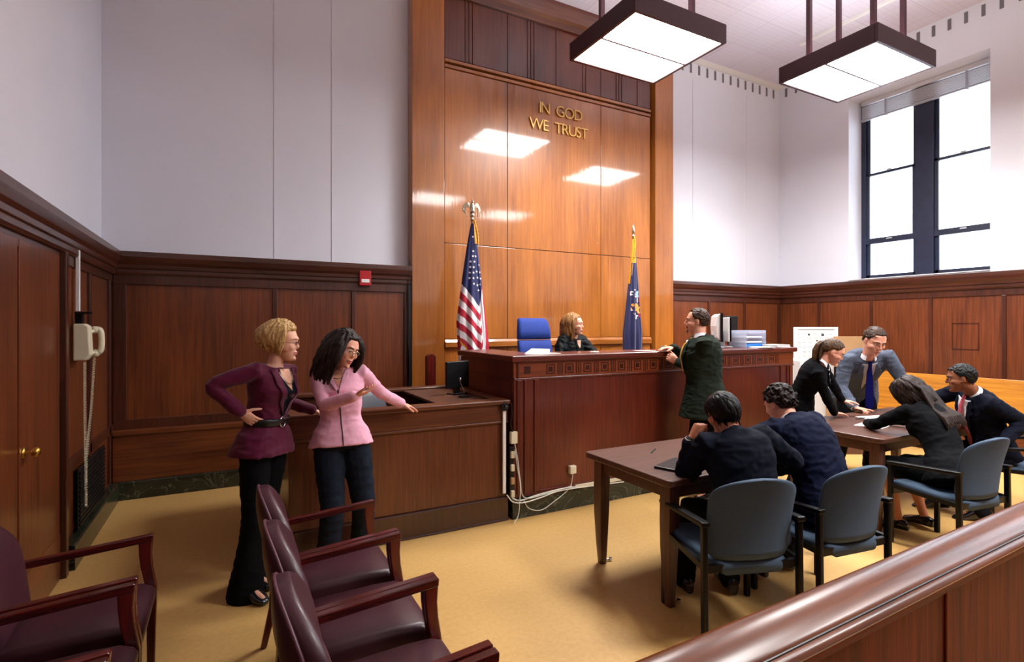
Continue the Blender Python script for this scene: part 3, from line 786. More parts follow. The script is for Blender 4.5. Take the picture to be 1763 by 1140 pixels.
for i, ((x, y), r, l) in enumerate(chairs):
    if i == 0: blc.location = (x, y, 0); blc.rotation_euler = (0, 0, math.radians(r)); blc['label'] = l
    else: dup(blc, (x, y, 0), math.radians(r), l)

# tables --------------------------------------------------------------------------------------
def table(w, d, label, loc, rz=0):
    t = thing('table', label, 'table', loc, rz)
    MB().prism(rrect(w, d, .035, 5, w / 2, d / 2), 2, .725, .765).build('tabletop', M['table_x'], t, bevel=.008, seg=3)
    i = .07
    MB().box(i + .03, w - i - .03, i, i + .02, .635, .725).box(i + .03, w - i - .03, d - i - .02, d - i, .635, .725).box(i, i + .02, i + .03, d - i - .03, .635, .725).box(w - i - .02, w - i, i + .03, d - i - .03, .635, .725).build('apron', M['table_x'], t, bevel=.003)
    for sx in (0, 1):
        for sy in (0, 1):
            cx = i + .02 if sx == 0 else w - i - .02; cy = i + .02 if sy == 0 else d - i - .02
            ox = 1 if sx else -1
            rings = []
            for (z, h, o) in ((0, .022, 0), (.15, .03, 0.004), (.35, .038, .006), (.5, .041, .004), (.725, .041, 0)):
                rings.append([(cx + ox * o + a, cy + c, z) for a, c in rrect(2 * h, 2 * h, .006, 2)])
            l = MB().loft(rings).build('leg', M['table_z'], t, auto=True)
            MB().tube([(cx, cy, .012), (cx - ox * .0 + .07, cy, .014)], .006, n=8).cyl((cx + .07, cy, 0), (cx + .07, cy, .022), .012).build('floor_bracket', M['chrome'], l)
    return t
table(1.62, .82, 'brown wooden table nearest the witness stand, two men in navy suits sitting at it', (2.19, 2.21, 0))
table(1.85, .86, 'brown wooden table on the right with papers, two people leaning on it', (4.46, 2.25, 0))

# bar rail in the foreground --------------------------------------------------------------------
br = thing('bar_rail', 'thick varnished wooden bar rail across the lower right corner', 'railing', (.25, .748, 0), math.radians(1.3))
LR = 5.2
prof = [(.012, .785), (.010, .795), (-.004, .800), (-.008, .806), (-.008, .812), (-.022, .818), (-.026, .832), (-.018, .846), (-.004, .852), (.004, .853), (.006, .858), (.02, .868), (.04, .880), (.065, .891), (.09, .898), (.115, .901), (.135, .900), (.150, .896), (.158, .888), (.158, .872), (.146, .86), (.146, .785)]
prof = [(.158 - (.158 - y) * .78, .90 - (.90 - z) * .72) for y, z in prof]
MB().prism(prof, 0, 0, LR).build('cap', M['rail_x'], br, auto=True)
MB().box(0, LR, .045, .14, 0, .815).build('panel', M['railpanel_z'], br)
b = MB(); b.box(0, LR, .03, .156, .0, .14)
b.build('base_board', M['rail_x'], br, bevel=.004)
for x in (1.75, 2.8, 3.85): MB().box(x, x + .07, .037, .045, .14, .815).build('stile', M['railpanel_z'], br, bevel=.004)
MB().tube([(0, .0375, .8665), (LR, .0375, .8665)], .0034, n=8).build('groove', M['black'], br)
MB().prism([(.026, .822), (.022, .832), (.016, .838), (.016, .846), (.06, .846), (.06, .800), (.040, .800), (.034, .812)], 0, 0, LR).build('under_moulding', M['railpanel_x'], br)

# pew along the right wall ---------------------------------------------------------------------
pw = thing('wooden_pew', 'long light oak pew along the right wainscot', 'pew', (8.15, 1.2, 0))
PL = 3.2
MB().prism([(.30, .40), (.335, .40), (.42, .94), (.425, .97), (.37, .975), (.365, .94)], 1, 0, PL).build('backrest', M['oak_y'], pw, bevel=.006)
MB().prism([(-.10, .42), (.32, .40), (.32, .43), (-.08, .455), (-.11, .45)], 1, 0, PL).build('seat', M['oak_y'], pw, bevel=.004)
for y in (0, PL / 2, PL - .04): MB().prism([(-.1, 0), (.4, 0), (.44, .95), (.38, .95), (.33, .46), (-.1, .42)], 1, y, y + .04).build('end_panel', M['oak_z'], pw, bevel=.005)
MB().box(.0, .02, .04, PL - .04, .05, .41).build('front_board', M['dado_y'], pw)

# things beyond the bench's right end -----------------------------------------------------------
def flat_sign(w, h, th): return MB().box(-w/2, w/2, -th/2, th/2, 0, h)
cb = thing('filing_cabinet', 'low pale grey cabinet beside the right end of the bench', 'cabinet', (6.80, 4.52, 0), math.radians(-5))
MB().box(-.24, .24, -.25, .25, 0, 1.19).build('body', M['white_paint'], cb, bevel=.01)
for z in (.05, .42, .79): MB().box(-.22, .22, -.27, -.25, z, z + .34).build('drawer', M['white_paint'], cb, bevel=.004)
pb = thing('poster_board', 'white printed chart board leaning behind the woman with the ponytail', 'poster', (8.00, 5.00, .62), math.radians(-32))
MB().box(-.33, .33, -.012, .012, 0, 1.0).build('board', M['paper'], pb, bevel=.002)
M['ink'] = mat('grey_print', (120, 122, 126), .7); M['ink2'] = mat('dark_print', (60, 60, 66), .7)
b = MB(); b.box(-.27, .27, -.0145, -.0125, .955, .967)
rnd = random.Random(4)
for r in range(12):
    z = .90 - r * .07
    for c_ in range(7):
        x = -.27 + c_ * .08
        if rnd.random() < .8: b.box(x, x + rnd.uniform(.03, .065), -.0145, -.0125, z, z + .006)
        if rnd.random() < .5: b.box(x, x + rnd.uniform(.02, .05), -.0145, -.0125, z - .02, z - .015)
b.build('printed_lines', M['ink'], pb)
b = MB(); b.box(.08, .12, -.0145, -.0125, .86, .90).box(-.12, -.09, -.0145, -.0125, .87, .90).box(.0, .03, -.0145, -.0125, .78, .80)
b.build('printed_marks', M['ink2'], pb)
bd = MB().box(-.3, .3, -.18, .18, 0, .62).build('storage_box', M['card'], None, bevel=.006); bd.location = (8.02, 5.04, 0); bd.rotation_euler = (0, 0, math.radians(-30)); tag(bd, 'brown carton under the white chart board, behind the ponytailed woman', 'box')
cbd = MB().box(-.26, .26, -.015, .015, 0, .88); cbd = cbd.build('cardboard_sheet', M['card'], None, bevel=.003); cbd.location = (8.34, 4.62, .60); cbd.rotation_euler = (math.radians(-4), 0, math.radians(-30)); tag(cbd, 'brown cardboard panel standing behind the man in the grey suit', 'cardboard')
bs = MB().box(-.26, .26, -.15, .15, 0, .60).build('storage_box', M['black'], None, bevel=.006); bs.location = (8.36, 4.64, 0); bs.rotation_euler = (0, 0, math.radians(-30)); tag(bs, 'dark box supporting the brown cardboard panel', 'box')
mb_ = thing('mesh_organizer', 'dark wire organizer full of papers seen between the two standing people', 'organizer', (7.12, 3.98, 0), math.radians(-30))
MB().box(-.13, .13, -.13, .13, 0, .76).build('pedestal', M['table_z'], mb_, bevel=.005)
b = MB()
for k in range(10):
    b.box(-.14 + k * .03, -.136 + k * .03, -.14, -.136, .76, 1.1); b.box(-.14, .14, -.14, -.136, .76 + k * .037, .764 + k * .037)
b.box(-.14, .14, .13, .136, .76, 1.1).box(-.14, -.136, -.14, .136, .76, 1.1).box(.136, .14, -.14, .136, .76, 1.1).box(-.14, .14, -.14, .14, .76, .766)
b.build('wire_basket', M['black_metal'], mb_)

# on the bench ---------------------------------------------------------------------------------
mn = thing('computer_monitor', 'computer monitor seen edge-on on the bench, nearest the man in green', 'monitor', (4.98, 4.26, BH), math.radians(52))
MB().box(-.19, .19, -.012, .012, .07, .40).build('screen', M['screen'], mn, bevel=.005)
MB().prism([(.012, .09), (.012, .39), (.05, .36), (.06, .25), (.05, .12)], 0, -.16, .16).build('housing', M['white_paint'], mn, bevel=.006)
MB().prism([(.03, .0), (.10, .0), (.045, .24), (.03, .24)], 0, -.03, .03).box(-.09, .09, -.05, .12, 0, .012).build('stand', M['pvc_grey'], mn, bevel=.004)
mn2 = thing('computer_monitor', 'second white-backed monitor just behind the first on the bench', 'monitor', (5.16, 4.30, BH), math.radians(56))
MB().box(-.17, .17, -.01, .01, .07, .35).build('screen', M['screen'], mn2, bevel=.005)
MB().box(-.17, .17, .01, .03, .07, .35).build('housing', M['white_paint'], mn2, bevel=.006)
MB().prism([(.02, .0), (.09, .0), (.035, .2), (.02, .2)], 0, -.02, .02).box(-.08, .08, -.05, .1, 0, .012).build('stand', M['pvc_grey'], mn2, bevel=.004)
mn3 = thing('flat_screen', 'black flat screen facing the room behind the two monitors', 'monitor', (5.75, 4.75, 1.21), math.radians(-30))
MB().box(-.11, .11, -.012, .012, .30, .56).build('screen', M['black'], mn3, bevel=.004)
MB().box(-.02, .02, -.0, .02, 0, .34).box(-.09, .09, -.06, .08, 0, .012).build('stand', M['black'], mn3, bevel=.003)
tr = thing('letter_tray', 'clear plastic letter trays with blue folders on the bench', 'letter tray', (5.40, 4.20, BH), 0)
b = MB()
for z in (.0, .055, .11, .165): b.box(-.17, .17, -.12, .12, z, z + .004)
b.box(-.17, -.166, -.12, .12, 0, .2).box(.166, .17, -.12, .12, 0, .2).box(-.17, .17, .116, .12, 0, .2)
b.build('tray_stack', M['acrylic'], tr)
for (z, m, w) in ((.006, 'blue_plastic', .04), (.06, 'paper', .014), (.116, 'paper', .01)): 
    o = MB().box(-.15, .13, -.10, .10, z, z + w).build('folder', M[m], None, bevel=.002); o.location = (5.40, 4.20, BH); tag(o, {.006: 'blue folder in the bottom of the clear letter trays', .06: 'white papers in the middle clear tray', .116: 'white papers in the upper clear tray'}[z], 'folder' if m != 'paper' else 'papers')
def papers(name, w, d, h, loc, rz, label, m='paper', cat='paper'):
    b = MB(); r = random.Random(int(loc[0] * 977 + loc[1] * 131)); n = max(1, int(h / .006)); 
    for k in range(n):
        a = r.uniform(-.05, .05); ox, oy = r.uniform(-.008, .008), r.uniform(-.008, .008); hh = h / n
        pts = [(ox + x * math.cos(a) - y * math.sin(a), oy + x * math.sin(a) + y * math.cos(a)) for x, y in ((-w/2, -d/2), (w/2, -d/2), (w/2, d/2), (-w/2, d/2))]
        b.prism(pts, 2, k * hh, (k + 1) * hh - .0004)
    o = b.build(name, M[m], None); o.location = loc; o.rotation_euler = (0, 0, math.radians(rz)); tag(o, label, cat); return o
papers('paper_stack', .30, .22, .030, (5.70, 4.06, BH), 8, 'thick stack of white papers near the right end of the bench')
papers('paper_stack', .24, .2, .012, (5.38, 4.02, BH), -12, 'thin pile of white papers in front of the clear letter trays')
papers('folded_card', .12, .1, .002, (2.62, 4.12, BH), 10, 'flat white sheet on the left corner of the bench')
pc = MB().prism([(-.06, 0), (.06, 0), (.055, .045), (-.04, .01)], 1, -.10, .10).build('paper_card', M['paper'], None); pc.location = (2.46, 4.12, BH); pc.rotation_euler = (0, 0, math.radians(25)); tag(pc, "folded white card on the bench in front of the blue chair", 'paper')
bn = thing('binder_clip_tray', 'black desk organizer with clips behind the papers on the bench', 'desk organizer', (5.72, 4.30, BH), .1)
MB().prism([(-.12, 0), (.12, 0), (.10, .05), (.02, .07), (-.09, .04)], 1, -.05, .05).build('tray', M['black'], bn, bevel=.006)
MB().tube([(-.08, -.055, .05), (.0, -.05, .075)], .004).tube([(.02, -.055, .075), (.12, -.05, .05)], .004).build('clip', M['chrome'], bn)
tpd = thing('tape_dispenser', 'small grey tape dispenser with a yellow strip beside the dark blue flag', 'tape dispenser', (3.98, 4.10, BH), .2)
MB().prism([(-.05, 0), (.05, 0), (.045, .03), (.01, .045), (-.04, .03)], 1, -.025, .025).build('body', M['ink2'], tpd, bevel=.005)
MB().prism([(.03, .045), (.09, .0), (.10, .004), (.04, .05)], 1, -.012, .012).build('strip', M['yellow'], tpd)
papers('paper_sheet', .22, .12, .002, (3.72, 4.10, BH), 3, 'flat pale paper on the bench between the judge and the dark blue flag')
papers('paper_sheet', .08, .05, .012, (3.05, 4.06, BH), 3, 'small white note block in front of the judge')

# on the witness stand
wm = thing('computer_monitor', 'small black monitor on the witness stand shelf', 'monitor', (1.90, 4.66, .998), math.radians(20))
MB().box(-.14, .14, -.015, .015, .06, .31).build('screen', M['black'], wm, bevel=.006)
MB().prism([(-.015, .0), (.035, .0), (.02, .16), (-.0, .16)], 0, -.025, .025).box(-.08, .08, -.06, .06, 0, .012).build('stand', M['black'], wm, bevel=.003)
mc = thing('desk_microphone', 'silver gooseneck microphone on the witness stand', 'microphone', (1.87, 4.42, .998))
MB().cyl((0, 0, 0), (0, 0, .014), .05, 20).build('base', M['black'], mc, auto=True)
MB().tube(curve_pts([(0, 0, .014), (-.01, -.01, .07), (-.04, -.02, .12), (-.05, -.03, .16)], 5), .004, n=7).ell((-.052, -.032, .165), (.010, .010, .016)).build('stem', M['chrome'], mc, smooth=True)
wc = thing('swivel_chair', 'grey leather swivel chair inside the witness stand', 'chair', (1.15, 4.55, .15), math.radians(25))
rings = []
for (z, hw, y0) in ((.42, .19, 0), (.45, .22, 0), (.6, .235, .01), (.75, .23, .03), (.86, .21, .055), (.90, .17, .065), (.915, .1, .07)):
    rings.append([(a, y0 + c + .03 * (a / .22) ** 2 * -1, z) for a, c in rrect(2 * hw, .07, .03, 4, 0, .22)])
MB().loft(rings).build('backrest', M['grey_leather'], wc, smooth=True)
rings = []
for (z, hw) in ((.36, .20), (.38, .235), (.42, .24), (.44, .22)): rings.append([(a, c, z) for a, c in rrect(2 * hw, 2 * hw, .08, 5)])
MB().loft(rings).build('seat', M['grey_leather'], wc, smooth=True)
MB().box(-.03, .03, .18, .27, .30, .5).box(-.03, .03, 0, .2, .3, .34).build('back_bracket', M['black'], wc)
MB().cyl((0, 0, .08), (0, 0, .36), .028).build('gas_lift', M['black_metal'], wc)
for k in range(5):
    a = 2 * math.pi * k / 5; e = (.26 * math.cos(a), .26 * math.sin(a))
    l = MB().tube([(0, 0, .10), (e[0], e[1], .07)], [.02, .014], n=8).build('leg', M['black_metal'], wc, smooth=True)
    MB().cyl((e[0], e[1] - .01, .027), (e[0], e[1] + .01, .027), .026).build('caster', M['black'], l)

# judge's high-backed chair -------------------------------------------------------------------
jc = thing('judge_chair', 'royal blue high-backed chair with a rolled headrest behind the judge', 'chair', (3.22, 5.18, .42), math.radians(180 + 4))
rings = []
for (z, hw, th, y0) in ((.50, .20, .06, -.0), (.55, .235, .08, 0), (.75, .245, .08, -.01), (.95, .24, .08, -.03), (1.045, .235, .07, -.045), (1.055, .23, .03, -.045)):
    rings.append([(a, y0 + c - .035 * (a / .24) ** 2 * -1, z) for a, c in rrect(2 * hw, th, th * .45, 4, 0, -.24)])
MB().loft(rings).build('backrest', M['royal'], jc, smooth=True)
rings = []
for (z, hw, th, y0) in ((1.06, .235, .05, -.045), (1.075, .235, .09, -.045), (1.16, .23, .10, -.05), (1.26, .215, .085, -.065), (1.30, .20, .08, -.085), (1.315, .17, .05, -.10)):
    rings.append([(a, y0 + c + .03 * (a / .24) ** 2, z) for a, c in rrect(2 * hw, th, th * .45, 4, 0, -.24)])
MB().loft(rings).build('headrest', M['royal'], jc, smooth=True)
rings = []
for (z, hw) in ((.42, .22), (.44, .26), (.49, .265), (.52, .24)): rings.append([(a, c, z) for a, c in rrect(2 * hw, 2 * hw - .02, .08, 5)])
MB().loft(rings).build('seat', M['royal'], jc, smooth=True)
MB().box(-.05, .05, -.26, .05, .385, .43).box(-.05, .05, -.30, -.24, .385, .62).build('back_bracket', M['black'], jc)
MB().cyl((0, 0, .08), (0, 0, .42), .03).build('gas_lift', M['black_metal'], jc)
for k in range(5):
    a = 2 * math.pi * k / 5; e = (.28 * math.cos(a), .28 * math.sin(a))
    l = MB().tube([(0, 0, .10), (e[0], e[1], .07)], [.022, .015], n=8).build('leg', M['black_metal'], jc, smooth=True)
    MB().cyl((e[0], e[1] - .012, .03), (e[0], e[1] + .012, .03), .03).build('caster', M['black'], l)

# on the tables --------------------------------------------------------------------------------
TZ = .765
nb = thing('notebook', 'closed black notebook near the left edge of the left table', 'notebook', (2.50, 2.42, TZ), math.radians(20))
MB().box(-.16, .12, -.11, .11, 0, .016).build('cover', M['black'], nb, bevel=.004)
pn = thing('pen', 'dark pen lying on the left table near the notebook', 'pen', (2.62, 2.80, TZ + .005), .6)
MB().tube([(-.06, 0, 0), (.06, 0, 0)], .0045, n=8).build('barrel', M['black'], pn, smooth=True); MB().tube([(.06, 0, 0), (.075, 0, 0)], [.0045, .001], n=8, round_ends=False).build('tip', M['chrome'], pn)
papers('document', .30, .21, .006, (3.10, 2.62, TZ), 20, 'white document in front of the curly haired man on the left table')
papers('document', .28, .21, .004, (5.42, 2.80, TZ), -18, 'white sheet the man in grey points at on the right table')
papers('document', .30, .21, .004, (5.02, 2.62, TZ), 12, 'white sheet under the hands of the long haired woman')
gl = thing('folded_glasses', 'dark folded spectacles by the hand of the man in grey', 'glasses', (5.22, 2.82, TZ + .004), .3)
MB().tube([(math.cos(a) * .024 - .03, math.sin(a) * .018, .01) for a in [k * math.pi / 8 for k in range(17)]], .003, n=6).tube([(math.cos(a) * .024 + .03, math.sin(a) * .018, .01) for a in [k * math.pi / 8 for k in range(17)]], .003, n=6).tube([(-.055, 0, .01), (-.04, .04, .0), (.06, .05, .0)], .0025, n=6).build('frame', M['black'], gl, smooth=True)

# flags ----------------------------------------------------------------------------------------
def flag(kind, loc, label, rotz):
    t = thing('flag', label, 'flag', loc, rotz)
    MB().cyl((0, 0, .02), (0, 0, 2.48), .0125, 14).build('pole', M['oak_z'], t, auto=True)
    MB().cyl((0, 0, 0), (0, 0, .02), .14, 28).cyl((0, 0, .02), (0, 0, .06), .06, 28).build('base', M['brass'], t, auto=True)
    rings = []; fs = []; NT, NA = 480, 320
    ztop, zbot = (2.43, .55)
    for i in range(NT + 1):
        u = i / NT; z = ztop - (ztop - zbot) * u; ring = []
        if kind == 'us':
            lx = .02 + .19 * min(1, u / .62) ** .85; rx = .02 + .17 * min(1, u / .75) ** 1.0
            if u > .62: lx -= .03 * (u - .62) / .38
        else:
            lx = .02 + .135 * min(1, u / .7) ** 1.2; rx = .02 + .11 * min(1, u / .7) ** 1.0
        for j in range(NA):
            a = 2 * math.pi * j / NA; ca, sa = math.cos(a), math.sin(a)
            w = rx if ca > 0 else lx
            f = 1 + min(1, u * 2.2) * (.16 * math.sin(7 * a + 3.0 * u) + .09 * math.sin(12 * a - 2 * u))
            x = w * ca * (1 + .03 * math.sin(9 * a)); y = (.02 + .07 * min(1, u * 1.5)) * sa * f
            cx = (.010 if kind == 'us' else -.0) + (.02 * u if kind == 'us' else 0)
            ring.append((cx + x, y, z + (.012 * math.sin(5 * a) * u)))
        rings.append(ring)
    b = MB().loft(rings, True)
    quads = NT * NA
    H = ztop - zbot
    for q in range(quads):
        i, j = divmod(q, NA); u = (i + .5) / NT; a = 2 * math.pi * (j + .5) / NA; s = math.cos(a)   # s: -1 left .. 1 right
        d = u * H
        front = math.sin(a) < 0
        if kind == 'us':
            m = 0
            lim = .72 + (.20 * (s + 1) if s < .35 else .25 - .45 * (s - .35))
            if d < lim: m = 2
            elif s < .42:
                k = (d - lim) / .085
                m = 1 if int(k) % 2 == 0 else 0
                if d > 1.34 + .33 * (s + 1): m = 3 if d < 1.365 + .34 * (s + 1) else (1 if int((d * 8 + s * 3)) % 2 else 0)
            else:
                k = (s + .25 * d) / .33; m = 1 if int(k * 1.0 + 10) % 2 == 0 else 0
            if d < .24 and s > .2: m = 3
            b.mi[q] = m
        else:
            m = 0
            if d < .33 and abs(s) < .9 and s < .5: m = 3
            elif d < .62 and s < -.86: m = 3
            b.mi[q] = m
    if kind == 'us':
        cl = b.build('cloth', [M['flag_red'], M['flag_white'], M['flag_blue'], M['gold']], t, smooth=True)
    else:
        cl = b.build('cloth', [M['state_blue'], M['flag_white'], M['flag_blue'], M['gold']], t, smooth=True)
    bvh = BVHTree.FromPolygons([v.co for v in cl.data.vertices], [p.vertices for p in cl.data.polygons])
    def onto(x, z, off=.003):
        h, n, _, _ = bvh.ray_cast(Vector((x, -1, z)), Vector((0, 1, 0)))
        return (h + Vector((0, -off, 0))) if h is not None else None
    def blob(bb, pts, mi=0):
        P = [onto(x, z) for x, z in pts]
        if any(p is None for p in P): return
        c = sum(P, Vector()) / len(P); n = len(P); bb.add([c] + P, [(0, k + 1, (k + 1) % n + 1) for k in range(n)], mi)
    if kind == 'us':
        sb = MB()
        for (x, z) in ((.0, 2.27), (.0, 2.10), (-.005, 2.04), (.028, 2.04), (-.035, 1.975), (.012, 1.975), (-.04, 1.91), (.0, 1.91), (-.045, 1.845), (-.003, 1.845), (.075, 1.94), (.04, 1.86), (.082, 1.855), (-.05, 1.78), (-.005, 1.78), (.05, 1.79), (.09, 1.78), (.0, 1.715), (.045, 1.70), (.08, 1.71), (.06, 1.64)):
            blob(sb, [(x + (.017 if k % 2 == 0 else .007) * math.sin(k * math.pi / 5), z + (.017 if k % 2 == 0 else .007) * math.cos(k * math.pi / 5)) for k in range(10)])
        sb.build('star', M['flag_white'], cl, recalc=False)
        # gilded eagle
        e = MB(); e.cyl((0, 0, 2.46), (0, 0, 2.50), .022, 16); e.ell((0, 0, 2.53), (.03, .03, .035)); e.tube(curve_pts([(0, 0, 2.54), (0, -.01, 2.60), (0, -.01, 2.66)], 4), [.02, .03, .034, .034, .03, .026, .022, .02, .018][:9], n=12)
        e.ell((.0, -.015, 2.68), (.018, .022, .018)); e.tube([(0, -.03, 2.68), (0, -.048, 2.672)], [.007, .002], n=8)
        for s in (-1, 1):
            for k in range(5):
                e.tube(curve_pts([(s * .015, 0, 2.63 - .006 * k), (s * (.06 + .004 * k), .005, 2.67 - .012 * k), (s * (.10 - .006 * k), .01, 2.62 - .022 * k), (s * (.105 - .012 * k), .01, 2.575 - .014 * k)], 4), [(.010, .005)] * 13, n=8)
        e.build('eagle_finial', M['silver'], t, smooth=True)
        cdx = (.035, -.06)
        c = MB().tube(curve_pts([(.02, -.03, 2.46), (.035, -.045, 2.38), (.05, -.055, 2.28), (.055, -.06, 2.18)], 8), [.010 + .004 * math.sin(k * 1.9) for k in range(25)], n=8)
    else:
        pb_ = MB()
        def disc(cx, cz, rx, rz, n=16): return [(cx + rx * math.cos(2 * math.pi * k / n), cz + rz * math.sin(2 * math.pi * k / n)) for k in range(n)]
        blob(pb_, disc(.03, 1.66, .036, .046), 0)
        for (x, z, a, c, m) in ((-.055, 1.69, .022, .012, 1), (-.065, 1.66, .012, .02, 1), (-.03, 1.655, .03, .008, 1), (.0, 1.625, .02, .009, 1), (.025, 1.58, .01, .04, 1), (.055, 1.60, .010, .05, 3), (-.02, 1.46, .05, .03, 2), (.01, 1.49, .03, .045, 2), (.045, 1.44, .035, .05, 2), (.06, 1.50, .02, .03, 3), (-.045, 1.51, .016, .02, 2), (.06, 1.37, .02, .03, 3), (-.025, 1.39, .02, .012, 1), (.01, 1.36, .02, .01, 1), (-.06, 1.44, .01, .01, 1), (-.01, 1.72, .01, .012, 1), (.0, 1.33, .012, .02, 1)):
            blob(pb_, disc(x, z, a, c, 12), m)
        pb_.build('crest', [M['pale_blue'], M['flag_white'], M['orange'], M['flag_red']], cl, recalc=False)
        e = MB(); e.cyl((0, 0, 2.45), (0, 0, 2.50), .018, 14); e.tube([(0, 0, 2.50), (0, 0, 2.55), (0, 0, 2.60), (0, 0, 2.66)], [(.012), (.024), (.014), (.002)], n=12, round_ends=False)
        e.build('spear_finial', M['silver'], t, smooth=True)
        c = MB().tube(curve_pts([(.0, -.03, 2.46), (.005, -.045, 2.38), (-.005, -.05, 2.28), (-.015, -.05, 2.18)], 8), [.010 + .004 * math.sin(k * 1.9) for k in range(25)], n=8)
        c.tube(curve_pts([(-.01, -.05, 2.2), (-.04, -.05, 2.05), (-.055, -.055, 1.92)], 6), .004, n=6)
    c.build('gold_cord', M['gold'], t, smooth=True)
    return t
flag('us', (2.52, 5.72, .42), 'American flag with gold fringe and eagle finial hanging by the left of the bench', math.radians(-4))
flag('ny', (4.98, 5.72, .42), 'dark blue state flag with an orange crest hanging behind the bench', math.radians(-12))
# ================================================================== PEOPLE: builders
def skin_mat(name, col):
    m = mat(name, col, 0.5, nscale=40, namt=0.05, bump=0.05, bscale=500, spec=.3)
    b = m.node_tree.nodes['Principled BSDF']
    b.inputs['Subsurface Weight'].default_value = 0.12; b.inputs['Subsurface Radius'].default_value = (1.0, 0.35, 0.2); b.inputs['Subsurface Scale'].default_value = 0.012
    return m
def hair_mat(name, c1, c2):
    m = bpy.data.materials.new(name); m.use_nodes = True
    nt = m.node_tree; b = nt.nodes['Principled BSDF']; N = nt.nodes.new; L = nt.links.new
    tc = N('ShaderNodeTexCoord'); mp = N('ShaderNodeMapping'); mp.inputs['Scale'].default_value = (90, 90, 12)
    L(tc.outputs['Object'], mp.inputs['Vector'])
    n = N('ShaderNodeTexNoise'); n.inputs['Scale'].default_value = 1.0; n.inputs['Detail'].default_value = 5; L(mp.outputs['Vector'], n.inputs['Vector'])
    r = N('ShaderNodeValToRGB'); r.color_ramp.elements[0].position = .35; r.color_ramp.elements[1].position = .68
    r.color_ramp.elements[0].color = lin(c2); r.color_ramp.elements[1].color = lin(c1)
    L(n.outputs['Fac'], r.inputs['Fac']); L(r.outputs['Color'], b.inputs['Base Color'])
    bp = N('ShaderNodeBump'); bp.inputs['Strength'].default_value = .4; bp.inputs['Distance'].default_value = .002
    L(n.outputs['Fac'], bp.inputs['Height']); L(bp.outputs['Normal'], b.inputs['Normal'])
    b.inputs['Roughness'].default_value = .5; b.inputs['Specular IOR Level'].default_value = .22
    return m
def cloth_mat(name, col, rough=.85, sheen=.15, amt=.1): 
    return mat(name, col, rough, sheen=sheen, spec=.12, nscale=90, namt=amt, bump=.25, bscale=600)
M['eye'] = mat('eye_white', (214, 208, 204), .25)
M['shirt'] = cloth_mat('white_shirt', (226, 226, 232), .8, 0, .02)
M['shoe'] = mat('black_shoe_leather', (14, 14, 18), .25, coat=.3)

def remeshed(mb, name, m, parent, voxel, smooth=3, wrinkle=0.0, seed=0, factor=.5):
    me = bpy.data.meshes.new('tmp'); me.from_pydata(mb.v, [], mb.f)
    bm = bmesh.new(); bm.from_mesh(me); bmesh.ops.recalc_face_normals(bm, faces=bm.faces); bm.to_mesh(me); bm.free()
    o = bpy.data.objects.new('tmp', me); CT.objects.link(o)
    r = o.modifiers.new('r', 'REMESH'); r.mode = 'VOXEL'; r.voxel_size = voxel; r.use_smooth_shade = True
    if smooth:
        s = o.modifiers.new('s', 'SMOOTH'); s.factor = factor; s.iterations = smooth
    dg = bpy.context.evaluated_depsgraph_get()
    out = bpy.data.meshes.new_from_object(o.evaluated_get(dg)); bpy.data.objects.remove(o)
    out.name = name; out.materials.clear(); out.materials.append(m)
    if wrinkle:
        off = Vector((seed * 7.1, seed * 3.3, seed * 1.7)); nn = noise.noise
        cs = [v.co.copy() for v in out.vertices]; ns = [v.normal.copy() for v in out.vertices]
        for v, c, n in zip(out.vertices, cs, ns):
            q = Vector((c.x * 9, c.y * 9, c.z * 16)) + off
            w = nn(q + Vector((nn(q * .5) * 2, 0, 0)))
            w = 1 - abs(w) * 2.6
            v.co = c + n * (wrinkle * (w * .6 + .4 * nn(q * 2.7)))
    for p in out.polygons: p.use_smooth = True
    ob = bpy.data.objects.new(name, out); CT.objects.link(ob); ob.parent = parent
    return ob
def bvh_of(o): return BVHTree.FromPolygons([v.co for v in o.data.vertices], [tuple(p.vertices) for p in o.data.polygons])
def ik(A, T, l1, l2, pole):
    d = T - A; L = d.length; mx = (l1 + l2) * .998
    if L > mx: T = A + d.normalized() * mx; d = T - A; L = mx
    u = d.normalized(); x = (l1*l1 - l2*l2 + L*L) / (2 * L); h = math.sqrt(max(0, l1*l1 - x*x))
    p = Vector(pole); p = p - u * p.dot(u); p = p.normalized() if p.length > 1e-6 else u.orthogonal()
    return A + u * x + p * h, T
def lerp(a, b, t): return a + (b - a) * t
def interp(tab, t):
    if t <= tab[0][0]: return tab[0][1:]
    for a, b in zip(tab, tab[1:]):
        if t <= b[0]:
            k = (t - a[0]) / (b[0] - a[0]); k = k * k * (3 - 2 * k)
            return tuple(lerp(p, q, k) for p, q in zip(a[1:], b[1:]))
    return tab[-1][1:]

# torso profile: t (0 hips .. 1 neck base), half width, half depth, forward shift
MALE = [(-.34, .17, .115, 0), (-.12, .172, .12, -.005), (.05, .165, .115, 0), (.3, .148, .105, .008), (.5, .158, .112, .01), (.72, .178, .122, .005), (.86, .168, .105, -.005), (.95, .120, .080, -.008), (1.0, .072, .066, -.004), (1.06, .055, .058, 0)]
FEMALE = [(-.34, .165, .115, 0), (-.12, .178, .122, -.012), (.05, .165, .11, -.005), (.3, .122, .088, .004), (.5, .132, .098, .010), (.68, .15, .125, .022), (.82, .150, .10, .006), (.92, .120, .078, -.006), (1.0, .062, .056, -.004), (1.06, .046, .048, 0)]

